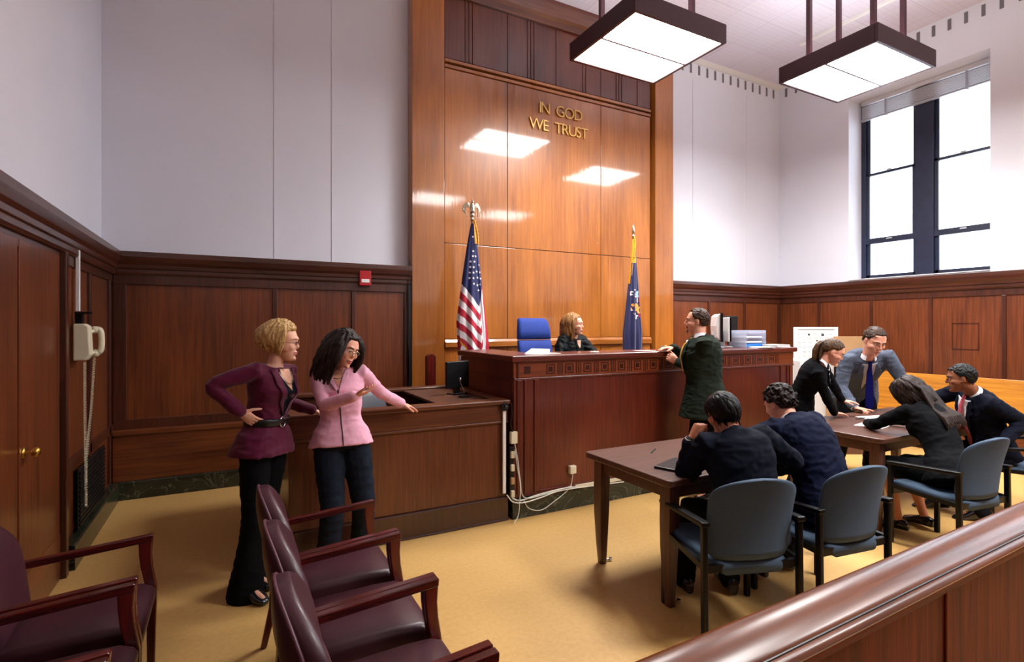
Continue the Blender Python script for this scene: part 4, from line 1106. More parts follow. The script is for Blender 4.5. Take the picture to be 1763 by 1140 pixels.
class Person:
    def __init__(s, name, label, loc, heading, sex='m', scale=1.0):
        s.s = scale; s.sex = sex; s.th = math.radians(heading); s.loc = Vector(loc)
        s.root = thing('person', label, 'person', loc, -s.th, 'people in the courtroom')
        s.prof = MALE if sex == 'm' else FEMALE
        s.R = Matrix.Rotation(-s.th, 3, 'Z'); s.Ri = s.R.transposed()
        s.body = MB()
        s.hipax = Vector((1, 0, 0)); s.shax = Vector((1, 0, 0))
    def W(s, x, y, z): return s.Ri @ (Vector((x, y, z)) - s.loc)
    def D(s, x, y, z): return s.Ri @ Vector((x, y, z))
    def spine(s, pelvis, neck, bow=.04, shax=None, hipax=None, bow_dir=None):
        s.P0, s.P1 = Vector(pelvis), Vector(neck)
        up = (s.P1 - s.P0).normalized(); s.P1 = s.P1 + up * (.035 * s.s)
        if shax is not None: s.shax = Vector(shax).normalized()
        if hipax is not None: s.hipax = Vector(hipax).normalized()
        sd = (s.shax + s.hipax).normalized()
        back = -(up.cross(sd)) if bow_dir is None else Vector(bow_dir)
        s.PM = (s.P0 + s.P1) / 2 + back * bow
    def fr(s, t):
        tt = min(max(t, 0), 1)
        C = s.PM * 2 - (s.P0 + s.P1) / 2
        p = s.P0 * (1-tt)**2 + C * 2 * tt * (1-tt) + s.P1 * tt * tt
        tan = ((C - s.P0) * (1-tt) + (s.P1 - C) * tt).normalized()
        if t < 0: 
            d = s.down if hasattr(s, 'down') else tan
            p = s.P0 + d * (t * (s.P1 - s.P0).length)
            k = min(1, -t / .12); tan = (tan * (1 - k) + d * k).normalized()
        if t > 1: p = s.P1 + tan * ((t - 1) * (s.P1 - s.P0).length)
        sd = s.hipax.lerp(s.shax, tt); sd = (sd - tan * sd.dot(tan)).normalized()
        return p, sd, tan.cross(sd).normalized(), tan
    def ring(s, t, ew=0, ed=0, n=28, sc=1.0):
        hw, hd, dy = interp(s.prof, t); p, sd, fw, up = s.fr(t)
        hw = hw * s.s * s.bw * sc + ew; hd = hd * s.s * s.bd * sc + ed; out = []
        for k in range(n):
            a = 2 * math.pi * k / n; ca, sa = math.cos(a), math.sin(a)
            out.append(p + sd * hw * math.copysign(abs(ca) ** .86, ca) + fw * (hd * math.copysign(abs(sa) ** .9, sa) + dy * s.s))
        return out
    bw = 1.0; bd = 1.0
    def torso(s, mb, t0, t1, ew=0, ed=0, n=18, sc=1.0, ext=None):
        rs = []
        for i in range(n + 1):
            t = lerp(t0, t1, i / n); e = ext(t) if ext else 0
            rs.append(s.ring(t, ew + e, ed + e, sc=sc))
        mb.loft(rs); return mb
    def shoulder(s, side, t=.875, w=None, lift=0):
        p, sd, fw, up = s.fr(t); w = w if w else (.168 if s.sex == 'm' else .145)
        return p + sd * (side * w * s.s * s.bw) + up * lift
    def arm(s, side, wrist, pole, hand_dir, palm, curl=(.3, .3, .3, .3), spread=.06, thumb=.6, lift=None, shift=(0, 0, 0), hand=True, tcurl=.3, lscale=1.0):
        """wrist target local; pole = direction the elbow points"""
        lift = (.022 if s.sex == 'm' else .010) if lift is None else lift
        A = s.shoulder(side, lift=lift) + Vector(shift); l1, l2 = (.285 * s.s * lscale, .255 * s.s * lscale) if s.sex == 'm' else (.268 * s.s * lscale, .24 * s.s * lscale)
        E, Wr = ik(A, Vector(wrist), l1, l2, pole)
        k = 1.0 if s.sex == 'm' else .84
        Ei = E + ((A + Wr) / 2 - E) * .10
        s.body.tube([A, lerp(A, E, .5), Ei, lerp(E, Wr, .35), lerp(E, Wr, .75), Wr], [.036*k, .038*k, .034*k, .036*k, .027*k, .024*k], n=12)
        if not hasattr(s, 'arms'): s.arms = {}
        s.arms[side] = (A, E, Wr)
        if hand: s.hand(side, Wr, Vector(hand_dir), Vector(palm), curl, spread, thumb, tcurl)
        return A, E, Wr
    def hand(s, side, w, d, pn, curl, spread, thumb, tcurl, mb=None):
        mb = mb or s.body
        k = s.s * (1.0 if s.sex == 'm' else .90)
        d = d.normalized(); pn = (pn - d * pn.dot(d)).normalized(); lat = d.cross(pn) * side     # toward the thumb
        # palm
        rings = []
        for (q, hw, ht) in ((-.02, .024, .018), (0.0, .025, .017), (.03, .034, .016), (.06, .040, .0145), (.085, .040, .0125), (.094, .036, .009)):
            c = w + d * (q * k); rings.append([c + lat * (hw * k * math.cos(a)) + pn * (ht * k * math.sin(a)) for a in [2 * math.pi * j / 16 for j in range(16)]])
        mb.loft(rings)
        base = [(.029, .072, .0088), (.0095, .080, .0092), (-.0105, .074, .0088), (-.0295, .058, .0078)]
        for i, (o, Lf, r) in enumerate(base):
            ang = (1.5 - i) * spread; dd = (d * math.cos(ang) + lat * math.sin(ang)).normalized()
            p = w + (d * .083 + lat * o) * k; c = curl[i]
            P = [p]; a = 0
            for (f, ca) in ((.44, .75), (.31, 1.1), (.25, .8)):
                a += c * ca; P.append(P[-1] + (dd * math.cos(a) + pn * math.sin(a)) * (Lf * f * k))
            mb.tube(P, [r * k, r * k * .96, r * k * .88, r * k * .72], n=10)
        # thumb from the side of the palm near its base
        p = w + (d * .022 + lat * .026 + pn * .004) * k
        td = (d * math.cos(thumb) + lat * math.sin(thumb) + pn * .25).normalized(); td2 = (td * math.cos(tcurl) + (d * .8 + pn * .3 - lat * .25).normalized() * math.sin(tcurl)).normalized()
        mb.tube([p - td * .01 * k, p + td * .042 * k, p + td * .042 * k + td2 * .030 * k, p + td * .042 * k + td2 * .05 * k], [.0135 * k, .011 * k, .0095 * k, .0075 * k], n=10)
    def head(s, pos, yaw=0, pitch=0, roll=0, hs=1.0):
        s.H = Vector(pos); s.hs = hs * s.s
        s.HR = Matrix.Rotation(-math.radians(yaw), 3, 'Z') @ Matrix.Rotation(-math.radians(pitch), 3, 'X') @ Matrix.Rotation(math.radians(roll), 3, 'Y')
        M3 = s.HR * s.hs; H = s.H
        b = MB(); fem = s.sex == 'f'
        b.ell((0, -.012, .028), (.076, .094, .090), nu=28, nv=18)
        rings = []
        jw = .93 if fem else 1.0
        for (z, hw, yc, hd) in ((.088, .046, .012, .050), (.075, .058, .020, .054), (.055, .066, .026, .057), (.03, .069, .028, .064), (.005, .068, .026, .065), (-.02, .066 * jw, .026, .064), (-.045, .060 * jw, .027, .062), (-.07, .051 * jw, .030, .058), (-.092, .038 * jw, .037, .048), (-.108, .024 * jw, .046, .034), (-.114, .012, .052, .02)):
            rings.append([(hw * math.copysign(abs(math.cos(a)) ** .9, math.cos(a)), yc + hd * math.sin(a), z) for a in [2 * math.pi * j / 28 for j in range(28)]])
        b.loft(list(reversed(rings)))
        nq = .93 if fem else 1.0
        b.tube([(0, .088, .022), (0, .098 * nq, .0), (0, .108 * nq, -.020), (0, .104 * nq, -.028)], [(.007), (.007), (.010 * nq), (.009 * nq)], n=12)
        for x in (-1, 1):
            b.ell((x * .0095, .094 * nq, -.027), (.007, .009, .006)); b.ell((x * .040, .060, -.022), (.026, .026, .024)); b.ell((x * .052, .036, -.026), (.018, .034, .030))
            b.tube([(x * .010, .088, .030), (x * .030, .083, .034), (x * .050, .066, .028)], [.008, .009, .008], n=10)
            b.ell((x * .076, .0, -.006), (.007, .017, .028), M=Matrix.Rotation(-.2, 3, 'X') @ Matrix.Rotation(x * .35, 3, 'Z'))
            b.ell((x * .073, .008, -.022), (.007, .010, .010))
        b.tube([(-.022, .084, -.0575), (-.008, .0925, -.0555), (.008, .0925, -.0555), (.022, .084, -.0575)], [.004, .006, .006, .004], n=10)
        b.tube([(-.018, .084, -.068), (0, .092, -.069), (.018, .084, -.068)], [.004, .007, .004], n=10)
        b.ell((0, .080, -.098), (.018, .016, .014))
        b.xf(Matrix.Translation(H) @ M3.to_4x4())
        s.body.add(b.v, b.f)
        # neck
        nb, sd, fw, up = s.fr(1.0); k = .056 if not fem else .046
        skull = H + M3 @ Vector((0, -.022, -.055))
        s.body.tube([s.fr(.93)[0], nb, lerp(nb, skull, .5), skull], [k * 1.2 * s.s, k * s.s, k * .98 * s.s, k * 1.0 * s.s], n=18)
    def hp(s, x, y, z): return s.H + s.HR @ (Vector((x, y, z)) * s.hs)
    def legs(s, ankles, poles=((0, 1, 0), (0, 1, 0)), feet=None, rscale=1.0):
        s.leg = {}
        l1, l2 = .43 * s.s, .42 * s.s
        for i, side in enumerate((-1, 1)):
            p, sd, fw, up = s.fr(0)
            A = s.P0 + s.hipax * (side * .088 * s.s) - Vector((0, 0, .02))
            K, An = ik(A, Vector(ankles[i]), l1, l2, poles[i])
            r = rscale * s.s
            s.body.tube([A, lerp(A, K, .5), K, lerp(K, An, .3), lerp(K, An, .75), An], [.082*r, .068*r, .050*r, .052*r, .036*r, .032*r], n=14)
            fd = Vector(feet[i] if feet else (0, 1, 0)).normalized()
            s.leg[side] = (A, K, An, fd)
            s.body.tube([An - Vector((0, 0, .035)), An - Vector((0, 0, .045)) + fd * .10, An - Vector((0, 0, .055)) + fd * .16], [.028*r, .026*r, .018*r], n=10)
    def finish_body(s, skin, t0=-.12, voxel=.0042):
        s.torso(s.body, t0, .985, -.03, -.03)
        s.bodyo = remeshed(s.body, 'body', skin, s.root, voxel, 2); s.bvh = bvh_of(s.bodyo); s.skin = skin
        return s.bodyo
    # ---- face --------------------------------------------------------------------------------
    def face_hit(s, x, z, off=0.0):
        o = s.hp(x, .22, z); d = s.HR @ Vector((0, -1, 0)); h, n, i, _ = s.bvh.ray_cast(o, d, .4)
        if h is None: return None
        return h + (-d) * off
    def face(s, brow, lips, iris=(60, 40, 30), eyes=True, smile=.0, open_=1.0, browr=.0032):
        k = s.hs
        eb = MB()
        for sx in (-1, 1):
            pts = [s.face_hit(sx * a, z, .0012) for a, z in ((.014, .0255), (.026, .030), (.038, .030), (.048, .024))]
            if all(pts): eb.tube(pts, [browr * k, browr * 1.15 * k, browr * k, browr * .6 * k], n=7)
        eb.build('eyebrow', brow, s.bodyo, smooth=True) if eb.v else None
        for sx in (-1, 1):
            h = s.face_hit(sx * .031, .004)
            if h is None: continue
            f = s.HR @ Vector((0, 1, 0))
            e = MB().ell(h - f * .0065 * k, (.0125 * k, .0105 * k, .0085 * open_ * k), M=s.HR).build('eye', M['eye'], s.bodyo, smooth=True)
            MB().ell(h + f * .0026 * k + s.HR @ Vector((s.gaze[0] * .004, 0, s.gaze[1] * .003)), (.0050 * k, .0022 * k, .0052 * min(1, open_) * k), M=s.HR).build('iris', M['black'], s.bodyo, smooth=True)
            ps = [s.face_hit(sx * .031 + a, .004 + (.0085 - abs(a) * .35) * open_, .0018) for a in (-.013, -.006, 0, .006, .013)]
            if all(ps): MB().tube(ps, .0014 * k, n=6).build('eyelid', brow, s.bodyo, smooth=True)
        lp = MB()
        w = .022 + smile * .006
        for (zz, r) in ((-.0575, .0030), (-.0675, .0034)):
            pts = [s.face_hit(a, zz + smile * .006 * (abs(a) / w) ** 2 + (.0015 if r < .0032 else -.001) * (1 - abs(a) / w) , .0006) for a in (-w, -w * .5, 0, w * .5, w)]
            if all(pts): lp.tube(pts, [r * .5 * k, r * k, r * 1.15 * k, r * k, r * .5 * k], n=8)
        if lp.v: lp.build('lips', lips, s.bodyo, smooth=True)
        if smile > .6:
            pts = [s.face_hit(a, -.0625 + .003 * (abs(a) / w) ** 2, .0016) for a in (-w * .7, 0, w * .7)]
            if all(pts): MB().tube(pts, [.0012 * k, .0024 * k, .0012 * k], n=6).build('teeth', M['eye'], s.bodyo, smooth=True)
    gaze = (0, 0)
    # ---- hair --------------------------------------------------------------------------------
    def hair(s, m, hairline, thick=.014, nz=.006, fr_=30, locks=(), name='hair', voxel=.0042, extra=None, smooth=1):
        """hairline(az, el) -> 0..1 coverage; az 0 = front, degrees; el degrees above the head centre"""
        nu, nv = 64, 40; rings = []
        Cc = Vector((0, -.01, .02)); b = MB()
        for i in range(1, nv):
            el = -90 + 180 * i / nv; ring = []
            for j in range(nu):
                az = -180 + 360 * j / nu
                d = Vector((math.sin(math.radians(az)) * math.cos(math.radians(el)), math.cos(math.radians(az)) * math.cos(math.radians(el)), math.sin(math.radians(el))))
                o = s.H + s.HR @ (Cc * s.hs); h, n, _, dist = s.bvh.ray_cast(o, s.HR @ d, .3)
                r = min(dist, .112 * s.hs) if h is not None else .08
                cov = min(1, max(0, hairline(az, el)))
                q = d * fr_ 
                t = thick(az, el) if callable(thick) else thick
                nn = noise.noise(Vector((q.x, q.y, q.z * .45))) * nz + noise.noise(q * 2.3) * nz * .5
                rr = r + (cov * (t + nn) - (1 - cov) * .012) * 1.0
                ring.append(o + (s.HR @ d) * rr)
            rings.append(ring)
        b.loft(rings)
        for lk in locks: b.tube(lk[0], lk[1], n=8)
        if extra: extra(b)
        return remeshed(b, name, m, s.root, voxel, smooth)
    def scalp(s, cov, n, L=.035, rad=.0045, lift=.012, seed=3, flow=(0, -1, 0), curl=.4, jit=.5):
        rnd = random.Random(seed); out = []; o = s.hp(0, -.01, .02)
        def on(d, e):
            h, nn, _, dist = s.bvh.ray_cast(o, s.HR @ d, .3)
            return None if h is None or dist > .115 * s.hs else o + (s.HR @ d) * (dist + e)
        while len(out) < n:
            az = rnd.uniform(-180, 180); el = math.degrees(math.asin(rnd.uniform(-.75, 1)))
            if cov(az, el) < .75: 
                if rnd.random() < .001: break
                continue
            d = Vector((math.sin(math.radians(az)) * math.cos(math.radians(el)), math.cos(math.radians(az)) * math.cos(math.radians(el)), math.sin(math.radians(el))))
            f = Vector(flow) + Vector((rnd.uniform(-jit, jit), rnd.uniform(-jit, jit), rnd.uniform(-jit, jit) - .3)); f = (f - d * f.dot(d)).normalized(); sd = d.cross(f) * rnd.uniform(-curl, curl)
            P = []
            for k in range(5):
                u = k / 4; q = (d + (f + sd * u * 2) * (u * L / .09)).normalized(); w = on(q, lift * (1 - .5 * u) + .003 * math.sin(u * 3.14))
                if w is None: break
                P.append(w)
            if len(P) == 5: out.append((P, [rad * .7, rad, rad, rad * .8, rad * .4]))
            elif rnd.random() < .01: break
        return out
    def throat(s, f=.066, h=.012):
        p, sd, fw, up = s.fr(1.0); return p + fw * (f * s.s) + up * h
    def curtain(s, az0, az1, n, ztop, zend, rad=.010, flow=.0, wave=.006, seed=1, rfun=None, up=0.03, curl_in=.0, grav=None):
        """hanging locks around the head; az in degrees (0 front); coordinates in the head frame, gravity along grav"""
        rnd = random.Random(seed); out = []
        for i in range(n):
            az = math.radians(lerp(az0, az1, (i + rnd.random() * .6) / n)); ze = zend + rnd.uniform(-.02, .02); zt = ztop + rnd.uniform(-.015, .015)
            pts = []; rr = []; m = 10; ph = rnd.uniform(0, 6.28)
            for k in range(m + 1):
                u = k / m; z = lerp(zt, ze, u)
                zz = max(z, -.02); c = math.sqrt(max(0.0, 1 - ((zz - .02) / .118) ** 2))
                R0 = (.086 + .012 * abs(math.cos(az))) * c
                add = (rfun(u, math.degrees(az)) if rfun else .008) + flow * u + wave * math.sin(ph + u * 9) - curl_in * max(0, u - .75) * 4 * .03
                R = R0 + add
                p = Vector((math.sin(az + wave * 10 * math.sin(ph + u * 6)) * R, -.012 + math.cos(az) * R * 1.12, z))
                if grav is not None and z < -.03:
                    g = s.HR.transposed() @ Vector(grav); base = Vector((p.x, p.y, -.03)); p = base + g * (-.03 - z)
                pts.append(s.hp(*p)); rr.append(rad * s.hs * (1 - .65 * u ** 3) * (.8 + .4 * rnd.random() if k == 0 else 1))
            out.append((pts, rr))
        return out
    # ---- garments ------------------------------------------------------------------------------
    def sleeves(s, mb, k=1.0, end=.93, flare=1.0, pad=.0, el=None):
        for side, (A, E, Wr) in s.arms.items():
            q = (1.0 if s.sex == 'm' else .82) * k * s.s
            e = lerp(E, Wr, end)
            inn = s.fr(.84)[0]
            Ei = E + ((A + e) / 2 - E) * .07
            mb.tube([lerp(A, inn, .35), A, lerp(A, E, .3), lerp(A, E, .68), lerp(A, E, .86), Ei, lerp(E, e, .16), lerp(E, e, .34), lerp(E, e, .7), e],
                    [.066*q, (.071 + pad)*q, .066*q, .058*q, .056*q, .056*q, .055*q, .052*q, .046*q*flare, .043*q*flare], n=16)
    def jacket(s, m, t0=-.28, t1=.985, ew=.018, ed=.02, name='jacket', flare=.02, k=1.0, end=.93, sflare=1.0, voxel=.0075, wrinkle=.006, seed=1, collar=True, ext=None, extra=None, sleeves=True, pad=0):
        mb = MB()
        s.torso(mb, t0, t1, ew, ed, n=22, ext=ext or (lambda t: flare * max(0, (.1 - t) / .38) + .010 * max(0, min(1, (.25 - t) / .15))))
        if sleeves: s.sleeves(mb, k, end, sflare, pad)
        if collar:
            # fold of cloth round the back of the neck
            p, sd, fw, up = s.fr(.985); kk = (.066 if s.sex == 'm' else .055) * s.s
            pts = [p + sd * (kk * 1.05 * math.sin(a)) + fw * (-kk * 1.0 * math.cos(a)) + up * (.012 - .035 * (1 - math.cos(a)) / 2) for a in [math.radians(x) for x in range(-125, 126, 25)]]
            mb.tube(pts, [(.010, .020)] * len(pts), n=8)
        if extra: extra(mb)
        o = remeshed(mb, name, m, s.root, voxel, 3, wrinkle, seed); s.jk = o
        tb = MB(); s.torso(tb, t0, t1, ew, ed, n=30, ext=ext or (lambda t: flare * max(0, (.1 - t) / .38) + .010 * max(0, min(1, (.25 - t) / .15)))); s.jbvh = BVHTree.FromPolygons([Vector(q) for q in tb.v], tb.f)
        return o
    def trousers(s, m, waist=.12, name='trousers', w=1.0, hem=1.0, voxel=.009, wrinkle=.006, seed=2, drop=.0):
        mb = MB(); s.torso(mb, -.14, waist, .008, .008, n=8)
        for side, (A, K, An, fd) in s.leg.items():
            e = An + Vector((0, 0, -.02 - drop)); q = s.s * w
            mb.tube([A + Vector((0, 0, .02)), lerp(A, K, .35), lerp(A, K, .8), K, lerp(K, e, .3), lerp(K, e, .75), e], [.086*q, .086*q, .073*q, .068*q, .066*q, .064*q*hem, .062*q*hem**1.5], n=16, round_ends=True)
        return remeshed(mb, name, m, s.root, voxel, 3, wrinkle, seed)
    def shoes(s, m=None, cover=True):
        for side, (A, K, An, fd) in s.leg.items():
            b = MB(); sd = fd.cross(Vector((0, 0, 1))).normalized(); z0 = An.z - .085 * s.s + .0
            g = -s.base_z
            rings = []
            for (y, hw, top) in ((-.075, .022, .055), (-.06, .034, .075), (-.01, .036, .085), (.05, .038, .075), (.10, .045, .055), (.15, .046, .042), (.185, .034, .032), (.20, .015, .022)):
                c = Vector((An.x, An.y, 0)) + fd * (y * s.s); zb = .0; zt = top * s.s * (1.0 + (.45 * max(0, 1 - abs(y - .02) / .13) if cover else 0))
                rings.append([c + sd * (hw * s.s * math.cos(a)) + Vector((0, 0, (zt + zb) / 2 + (zt - zb) / 2 * math.copysign(abs(math.sin(a)) ** .6, math.sin(a)) + (An.z - .085 * s.s))) for a in [2 * math.pi * j / 16 for j in range(16)]])
            b.loft(rings); b.build('shoe', m or M['shoe'], s.root, smooth=True)
    base_z = 0
    def cuff(s, side, m, r=.032, L_=.02, at=.955):
        A, E, Wr = s.arms[side]; d = (Wr - E).normalized(); c = lerp(E, Wr, at)
        MB().tube([c - d * .01, c + d * L_], [(r * s.s, r * s.s)] * 2, n=18, round_ends=False).build('shirt_cuff', m, s.root, smooth=False, auto=True)
    def onj(s, sx, t, off=.004, bvh=None):
        p, sd, fw, up = s.fr(t); o = p + sd * sx + fw * .5
        h, n, _, _ = (bvh or s.jbvh).ray_cast(o, -fw, .6)
        return None if h is None else h + fw * off
    def patch(s, outline, m, name, off=.004, thick=.003, parent=None, bvh=None, rings=6, sub=5):
        """garment piece laid over the chest: outline in (sideways metres, t along spine)"""
        O = []; n = len(outline)
        for i in range(n):
            a, b = outline[i], outline[(i + 1) % n]
            for k in range(sub): O.append((lerp(a[0], b[0], k / sub), lerp(a[1], b[1], k / sub)))
        cx = sum(p[0] for p in O) / len(O); ct = sum(p[1] for p in O) / len(O)
        c = s.onj(cx, ct, off, bvh)
        if c is None: return None
        V_ = [c]; F_ = []; n = len(O)
        for r in range(1, rings + 1):
            q = r / rings
            for (a, t) in O:
                h = s.onj(lerp(cx, a, q), lerp(ct, t, q), off, bvh)
                V_.append(h if h is not None else V_[-1])
        for j in range(n): F_.append((0, 1 + j, 1 + (j + 1) % n))
        for r in range(rings - 1):
            for j in range(n):
                a = 1 + r * n + j; b = 1 + r * n + (j + 1) % n; F_.append((a, a + n, b + n, b))
        mb = MB(); mb.add(V_, F_)
        o = mb.build(name, m, parent or s.root, smooth=True)
        sm = o.modifiers.new('so', 'SOLIDIFY'); sm.thickness = thick; sm.offset = 0
        return o
    def shirt_v(s, m, bottom=.42, w=.055, top=.975, off=.009): 
        return s.patch([(0, bottom), (w, .86), (w * .95, top), (-w * .95, top), (-w, .86)], m, 'shirt', off)
    def lapels(s, m, bottom=.40, w=.06, wide=.045, off=.014):
        for sx in (-1, 1):
            s.patch([(sx * .004, bottom), (sx * (w + wide) * .8, .74), (sx * (w + wide), .80), (sx * (w + wide * .5), .82), (sx * (w + wide * .62), .88), (sx * w * .95, .975), (sx * w * .72, .96), (sx * w * .72, .84)], m, 'lapel', off, .005, rings=4)
    def collar(s, m, r=.060, h=.034, name='shirt_collar', open_=35):
        p, sd, fw, up = s.fr(1.0); k = r * s.s; b = MB(); R1 = []; R2 = []; R3 = []
        nb = lerp(s.fr(1.0)[0], s.H + s.HR @ (Vector((0, -.022, -.055)) * s.hs), .30)
        ax = (s.H + s.HR @ (Vector((0, -.022, -.055)) * s.hs) - s.fr(1.0)[0]).normalized()
        sdd = (sd - ax * sd.dot(ax)).normalized(); fww = ax.cross(sdd)
        for a in [math.radians(x) for x in range(-180 + open_, 181 - open_, 10)]:
            base = sdd * math.sin(a) - fww * math.cos(a); dz = -.018 * (1 - math.cos(a)) / 2
            pt = sst(.5, 1, (abs(a) / math.radians(180 - open_))) * .016; R1.append(p + base * k * 1.04 + ax * (-.006 + dz)); R2.append(p + base * k * .98 + ax * (h * .8 + dz)); R3.append(p + base * k * 1.16 + ax * (dz - .002 - pt))
        n = len(R1); b.add(R1 + R2 + R3, [(i, i + 1, n + i + 1, n + i) for i in range(n - 1)] + [(n + i, n + i + 1, 2 * n + i + 1, 2 * n + i) for i in range(n - 1)])
        o = b.build(name, m, s.root, smooth=False); sm = o.modifiers.new('so', 'SOLIDIFY'); sm.thickness = .003; sm.offset = 0
        return o
    def glasses(s, m, r=.019, rz=.014):
        k = s.hs; b = MB()
        base = s.face_hit(0, .010)
        yb = (s.HR.transposed() @ (base - s.H)).y / k + .004
        for sx in (-1, 1):
            pts = [s.hp(sx * .031 + r * math.cos(a), yb - .006 * abs(math.cos(a) * sx + 1) * .5, .002 + rz * math.sin(a)) for a in [2 * math.pi * j / 20 for j in range(21)]]
            b.tube(pts, .0013 * k, n=6, round_ends=False)
            b.tube([s.hp(sx * (.031 + r), yb - .004, .006), s.hp(sx * .074, yb - .02, .007), s.hp(sx * .080, .0, .004)], .0013 * k, n=6)
        b.tube([s.hp(-.012, yb, .004), s.hp(0, yb + .002, .007), s.hp(.012, yb, .004)], .0013 * k, n=6)
        g = b.build('glasses', m, s.root, smooth=True)
        lb = MB()
        for sx in (-1, 1): 
            pts = [s.hp(sx * .031 + r * math.cos(a), yb - .003, .002 + rz * math.sin(a)) for a in [2 * math.pi * j / 20 for j in range(20)]]
            lb.add(pts, [tuple(range(20))])
        lb.build('lens', M['lens'], g)
def sst(a, b, x): 
    t = min(1, max(0, (x - a) / (b - a))); return t * t * (3 - 2 * t)
def hl_short(front=32, side=8, nape=-28, width=6, ear=75):
    """short hair: line runs from the forehead over the ears to the nape"""
    def f(az, el):
        A = abs(az)
        line = lerp(front, side, sst(30, ear, A)) if A < ear else (lerp(side, side - 4, 0) if A < ear + 20 else lerp(side, nape, sst(ear + 20, ear + 45, A)))
        return sst(line - width, line + width, el)
    return f
# ================================================================== PEOPLE: the ten figures
SK_LIGHT = skin_mat('fair_skin', (226, 172, 146)); SK_ROSE = skin_mat('rosy_skin', (220, 158, 132)); SK_TAN = skin_mat('tan_skin', (192, 126, 94)); SK_BROWN = skin_mat('brown_skin', (140, 86, 60))
H_BLONDE = hair_mat('blonde_hair', (222, 188, 128), (140, 100, 52)); H_DARK = hair_mat('dark_brown_hair', (40, 22, 17), (12, 7, 6)); H_BLACK = hair_mat('black_hair', (12, 11, 12), (4, 4, 5))
H_HONEY = hair_mat('honey_hair', (178, 130, 76), (98, 62, 32)); H_BROWN = hair_mat('brown_hair', (74, 48, 32), (30, 18, 12)); H_PONY = hair_mat('light_brown_hair', (96, 66, 40), (34, 22, 14)); H_LONG = hair_mat('long_brown_hair', (56, 38, 30), (12, 8, 7))
C_BURG = cloth_mat('burgundy_velvet', (84, 10, 46), .6, .2, .15); C_BLACK = cloth_mat('black_cloth', (6, 7, 11), .85, 0); C_PINK = cloth_mat('pink_wool', (222, 164, 184), .9, 0, .04)
C_SLATE = cloth_mat('slate_trousers', (22, 28, 40), .85, 0); C_GREEN = cloth_mat('dark_green_tweed', (30, 38, 30), .9, 0, .15); C_NAVY = cloth_mat('navy_suit', (8, 12, 28), .85, 0); C_NAVY2 = cloth_mat('blue_navy_suit', (10, 17, 42), .85, 0)
C_GREY = cloth_mat('grey_suit', (84, 92, 108), .85, 0, .06); C_ROBE = cloth_mat('judge_robe', (5, 9, 10), .6, .0); C_STRIPE = cloth_mat('grey_striped_shirt', (196, 190, 196), .8, 0, .05)
C_TIEB = cloth_mat('blue_tie', (8, 10, 76), .5, 0); C_TIEP = cloth_mat('pink_tie', (200, 92, 108), .55, .1); C_TIEG = cloth_mat('gold_tie', (196, 152, 60), .55, .1); C_TEAL = cloth_mat('dark_teal_satin', (12, 22, 30), .35, 0)
L_ROSE = mat('rose_lips', (178, 84, 84), .4); L_NAT = mat('natural_lips', (182, 112, 98), .45); L_BRN = mat('brown_lips', (126, 72, 60), .45)
B_DARK = mat('dark_brows', (44, 30, 24), .6); B_FAIR = mat('fair_brows', (150, 112, 74), .6)

# --- blonde woman in burgundy ---------------------------------------------------------------
p = Person('person', 'person with short blonde hair, hand on hip, in a burgundy velvet jacket and black trousers', (.17, 3.62, 0), 130, 'f', .97)
p.spine(p.W(.19, 3.60, .93), p.W(.245, 3.585, 1.385), .012, shax=(1, -.1, .02))
p.head(p.W(.285, 3.565, 1.545), yaw=-20, pitch=6)
p.arm(-1, p.W(.50, 3.86, 1.065), p.D(-.3, .5, -.6), p.D(.75, .55, -.35), p.D(-.1, .1, -1), curl=(.25, .3, .35, .4), spread=.10)
A, E, Wr = p.arm(1, p.W(.055, 3.47, 1.14), p.D(-1, .0, .0), p.D(.72, -.02, -.62), p.D(.35, .9, .1), curl=(.25, .3, .35, .4), thumb=.9)
p.legs([p.W(.10, 3.72, .085), p.W(.08, 3.58, .085)], poles=((.0, 1, 0), (0, 1, 0)), feet=[(0.1, 1, 0), (.3, 1, 0)])
p.finish_body(SK_LIGHT)
p.face(B_FAIR, L_ROSE, smile=.3, open_=.8)
p.trousers(C_BLACK, w=1.04, hem=1.42, drop=.055, waist=.2); p.shoes()
p.jacket(C_BURG, t0=-.14, t1=.955, ew=.010, ed=.012, flare=.035, k=.95, end=.96, sflare=1.15, wrinkle=.007, seed=3, collar=False)
p.patch([(0, .30), (.045, .60), (.060, .80), (.04, .96), (-.04, .96), (-.060, .80), (-.045, .60)], C_TEAL, 'blouse', .003)
p.patch([(0, .70), (.046, .86), (.04, .975), (-.04, .975), (-.046, .86)], SK_LIGHT, 'neckline', .005)
for sx in (-1, 1): p.patch([(sx * .004, .36), (sx * .05, .50), (sx * .095, .78), (sx * .10, .93), (sx * .062, .985), (sx * .052, .84), (sx * .04, .62)], C_BURG, 'lapel', .010, .006)
bt = MB(); R1 = [q for q in p.ring(.27, .022, .024, n=40)]; 
bt.tube(R1 + [R1[0], R1[1]], [(.006, .024)] * 42, n=8, round_ends=False); bt.build('belt', M['black'], p.root, smooth=True)
f0 = p.onj(.0, .27, .012); MB().tube([f0 + p.fr(.27)[1] * (.024 * math.cos(a)) + Vector((0, 0, .03 * math.sin(a))) for a in [math.pi * k / 8 for k in range(17)]], .005, n=6).build('belt_buckle', M['chrome'], p.root, smooth=True)
for r_, z_ in ((.055, .0), (.068, -.02)):
    pp_ = [p.onj(r_ * math.sin(a) * .8, .93 - (.10 + r_ * .9) * math.cos(a) ** 1 * (math.cos(a) > 0) , .008) for a in [math.radians(x) for x in range(-85, 86, 17)]]
    if all(pp_): MB().tube(pp_, .0022, n=6).build('necklace', M['silver'], p.root, smooth=True)
def bl(az, el):
    A = abs(az - 6); line = lerp(36, -42, sst(34, 92, A)); return sst(line - 7, line + 7, el)
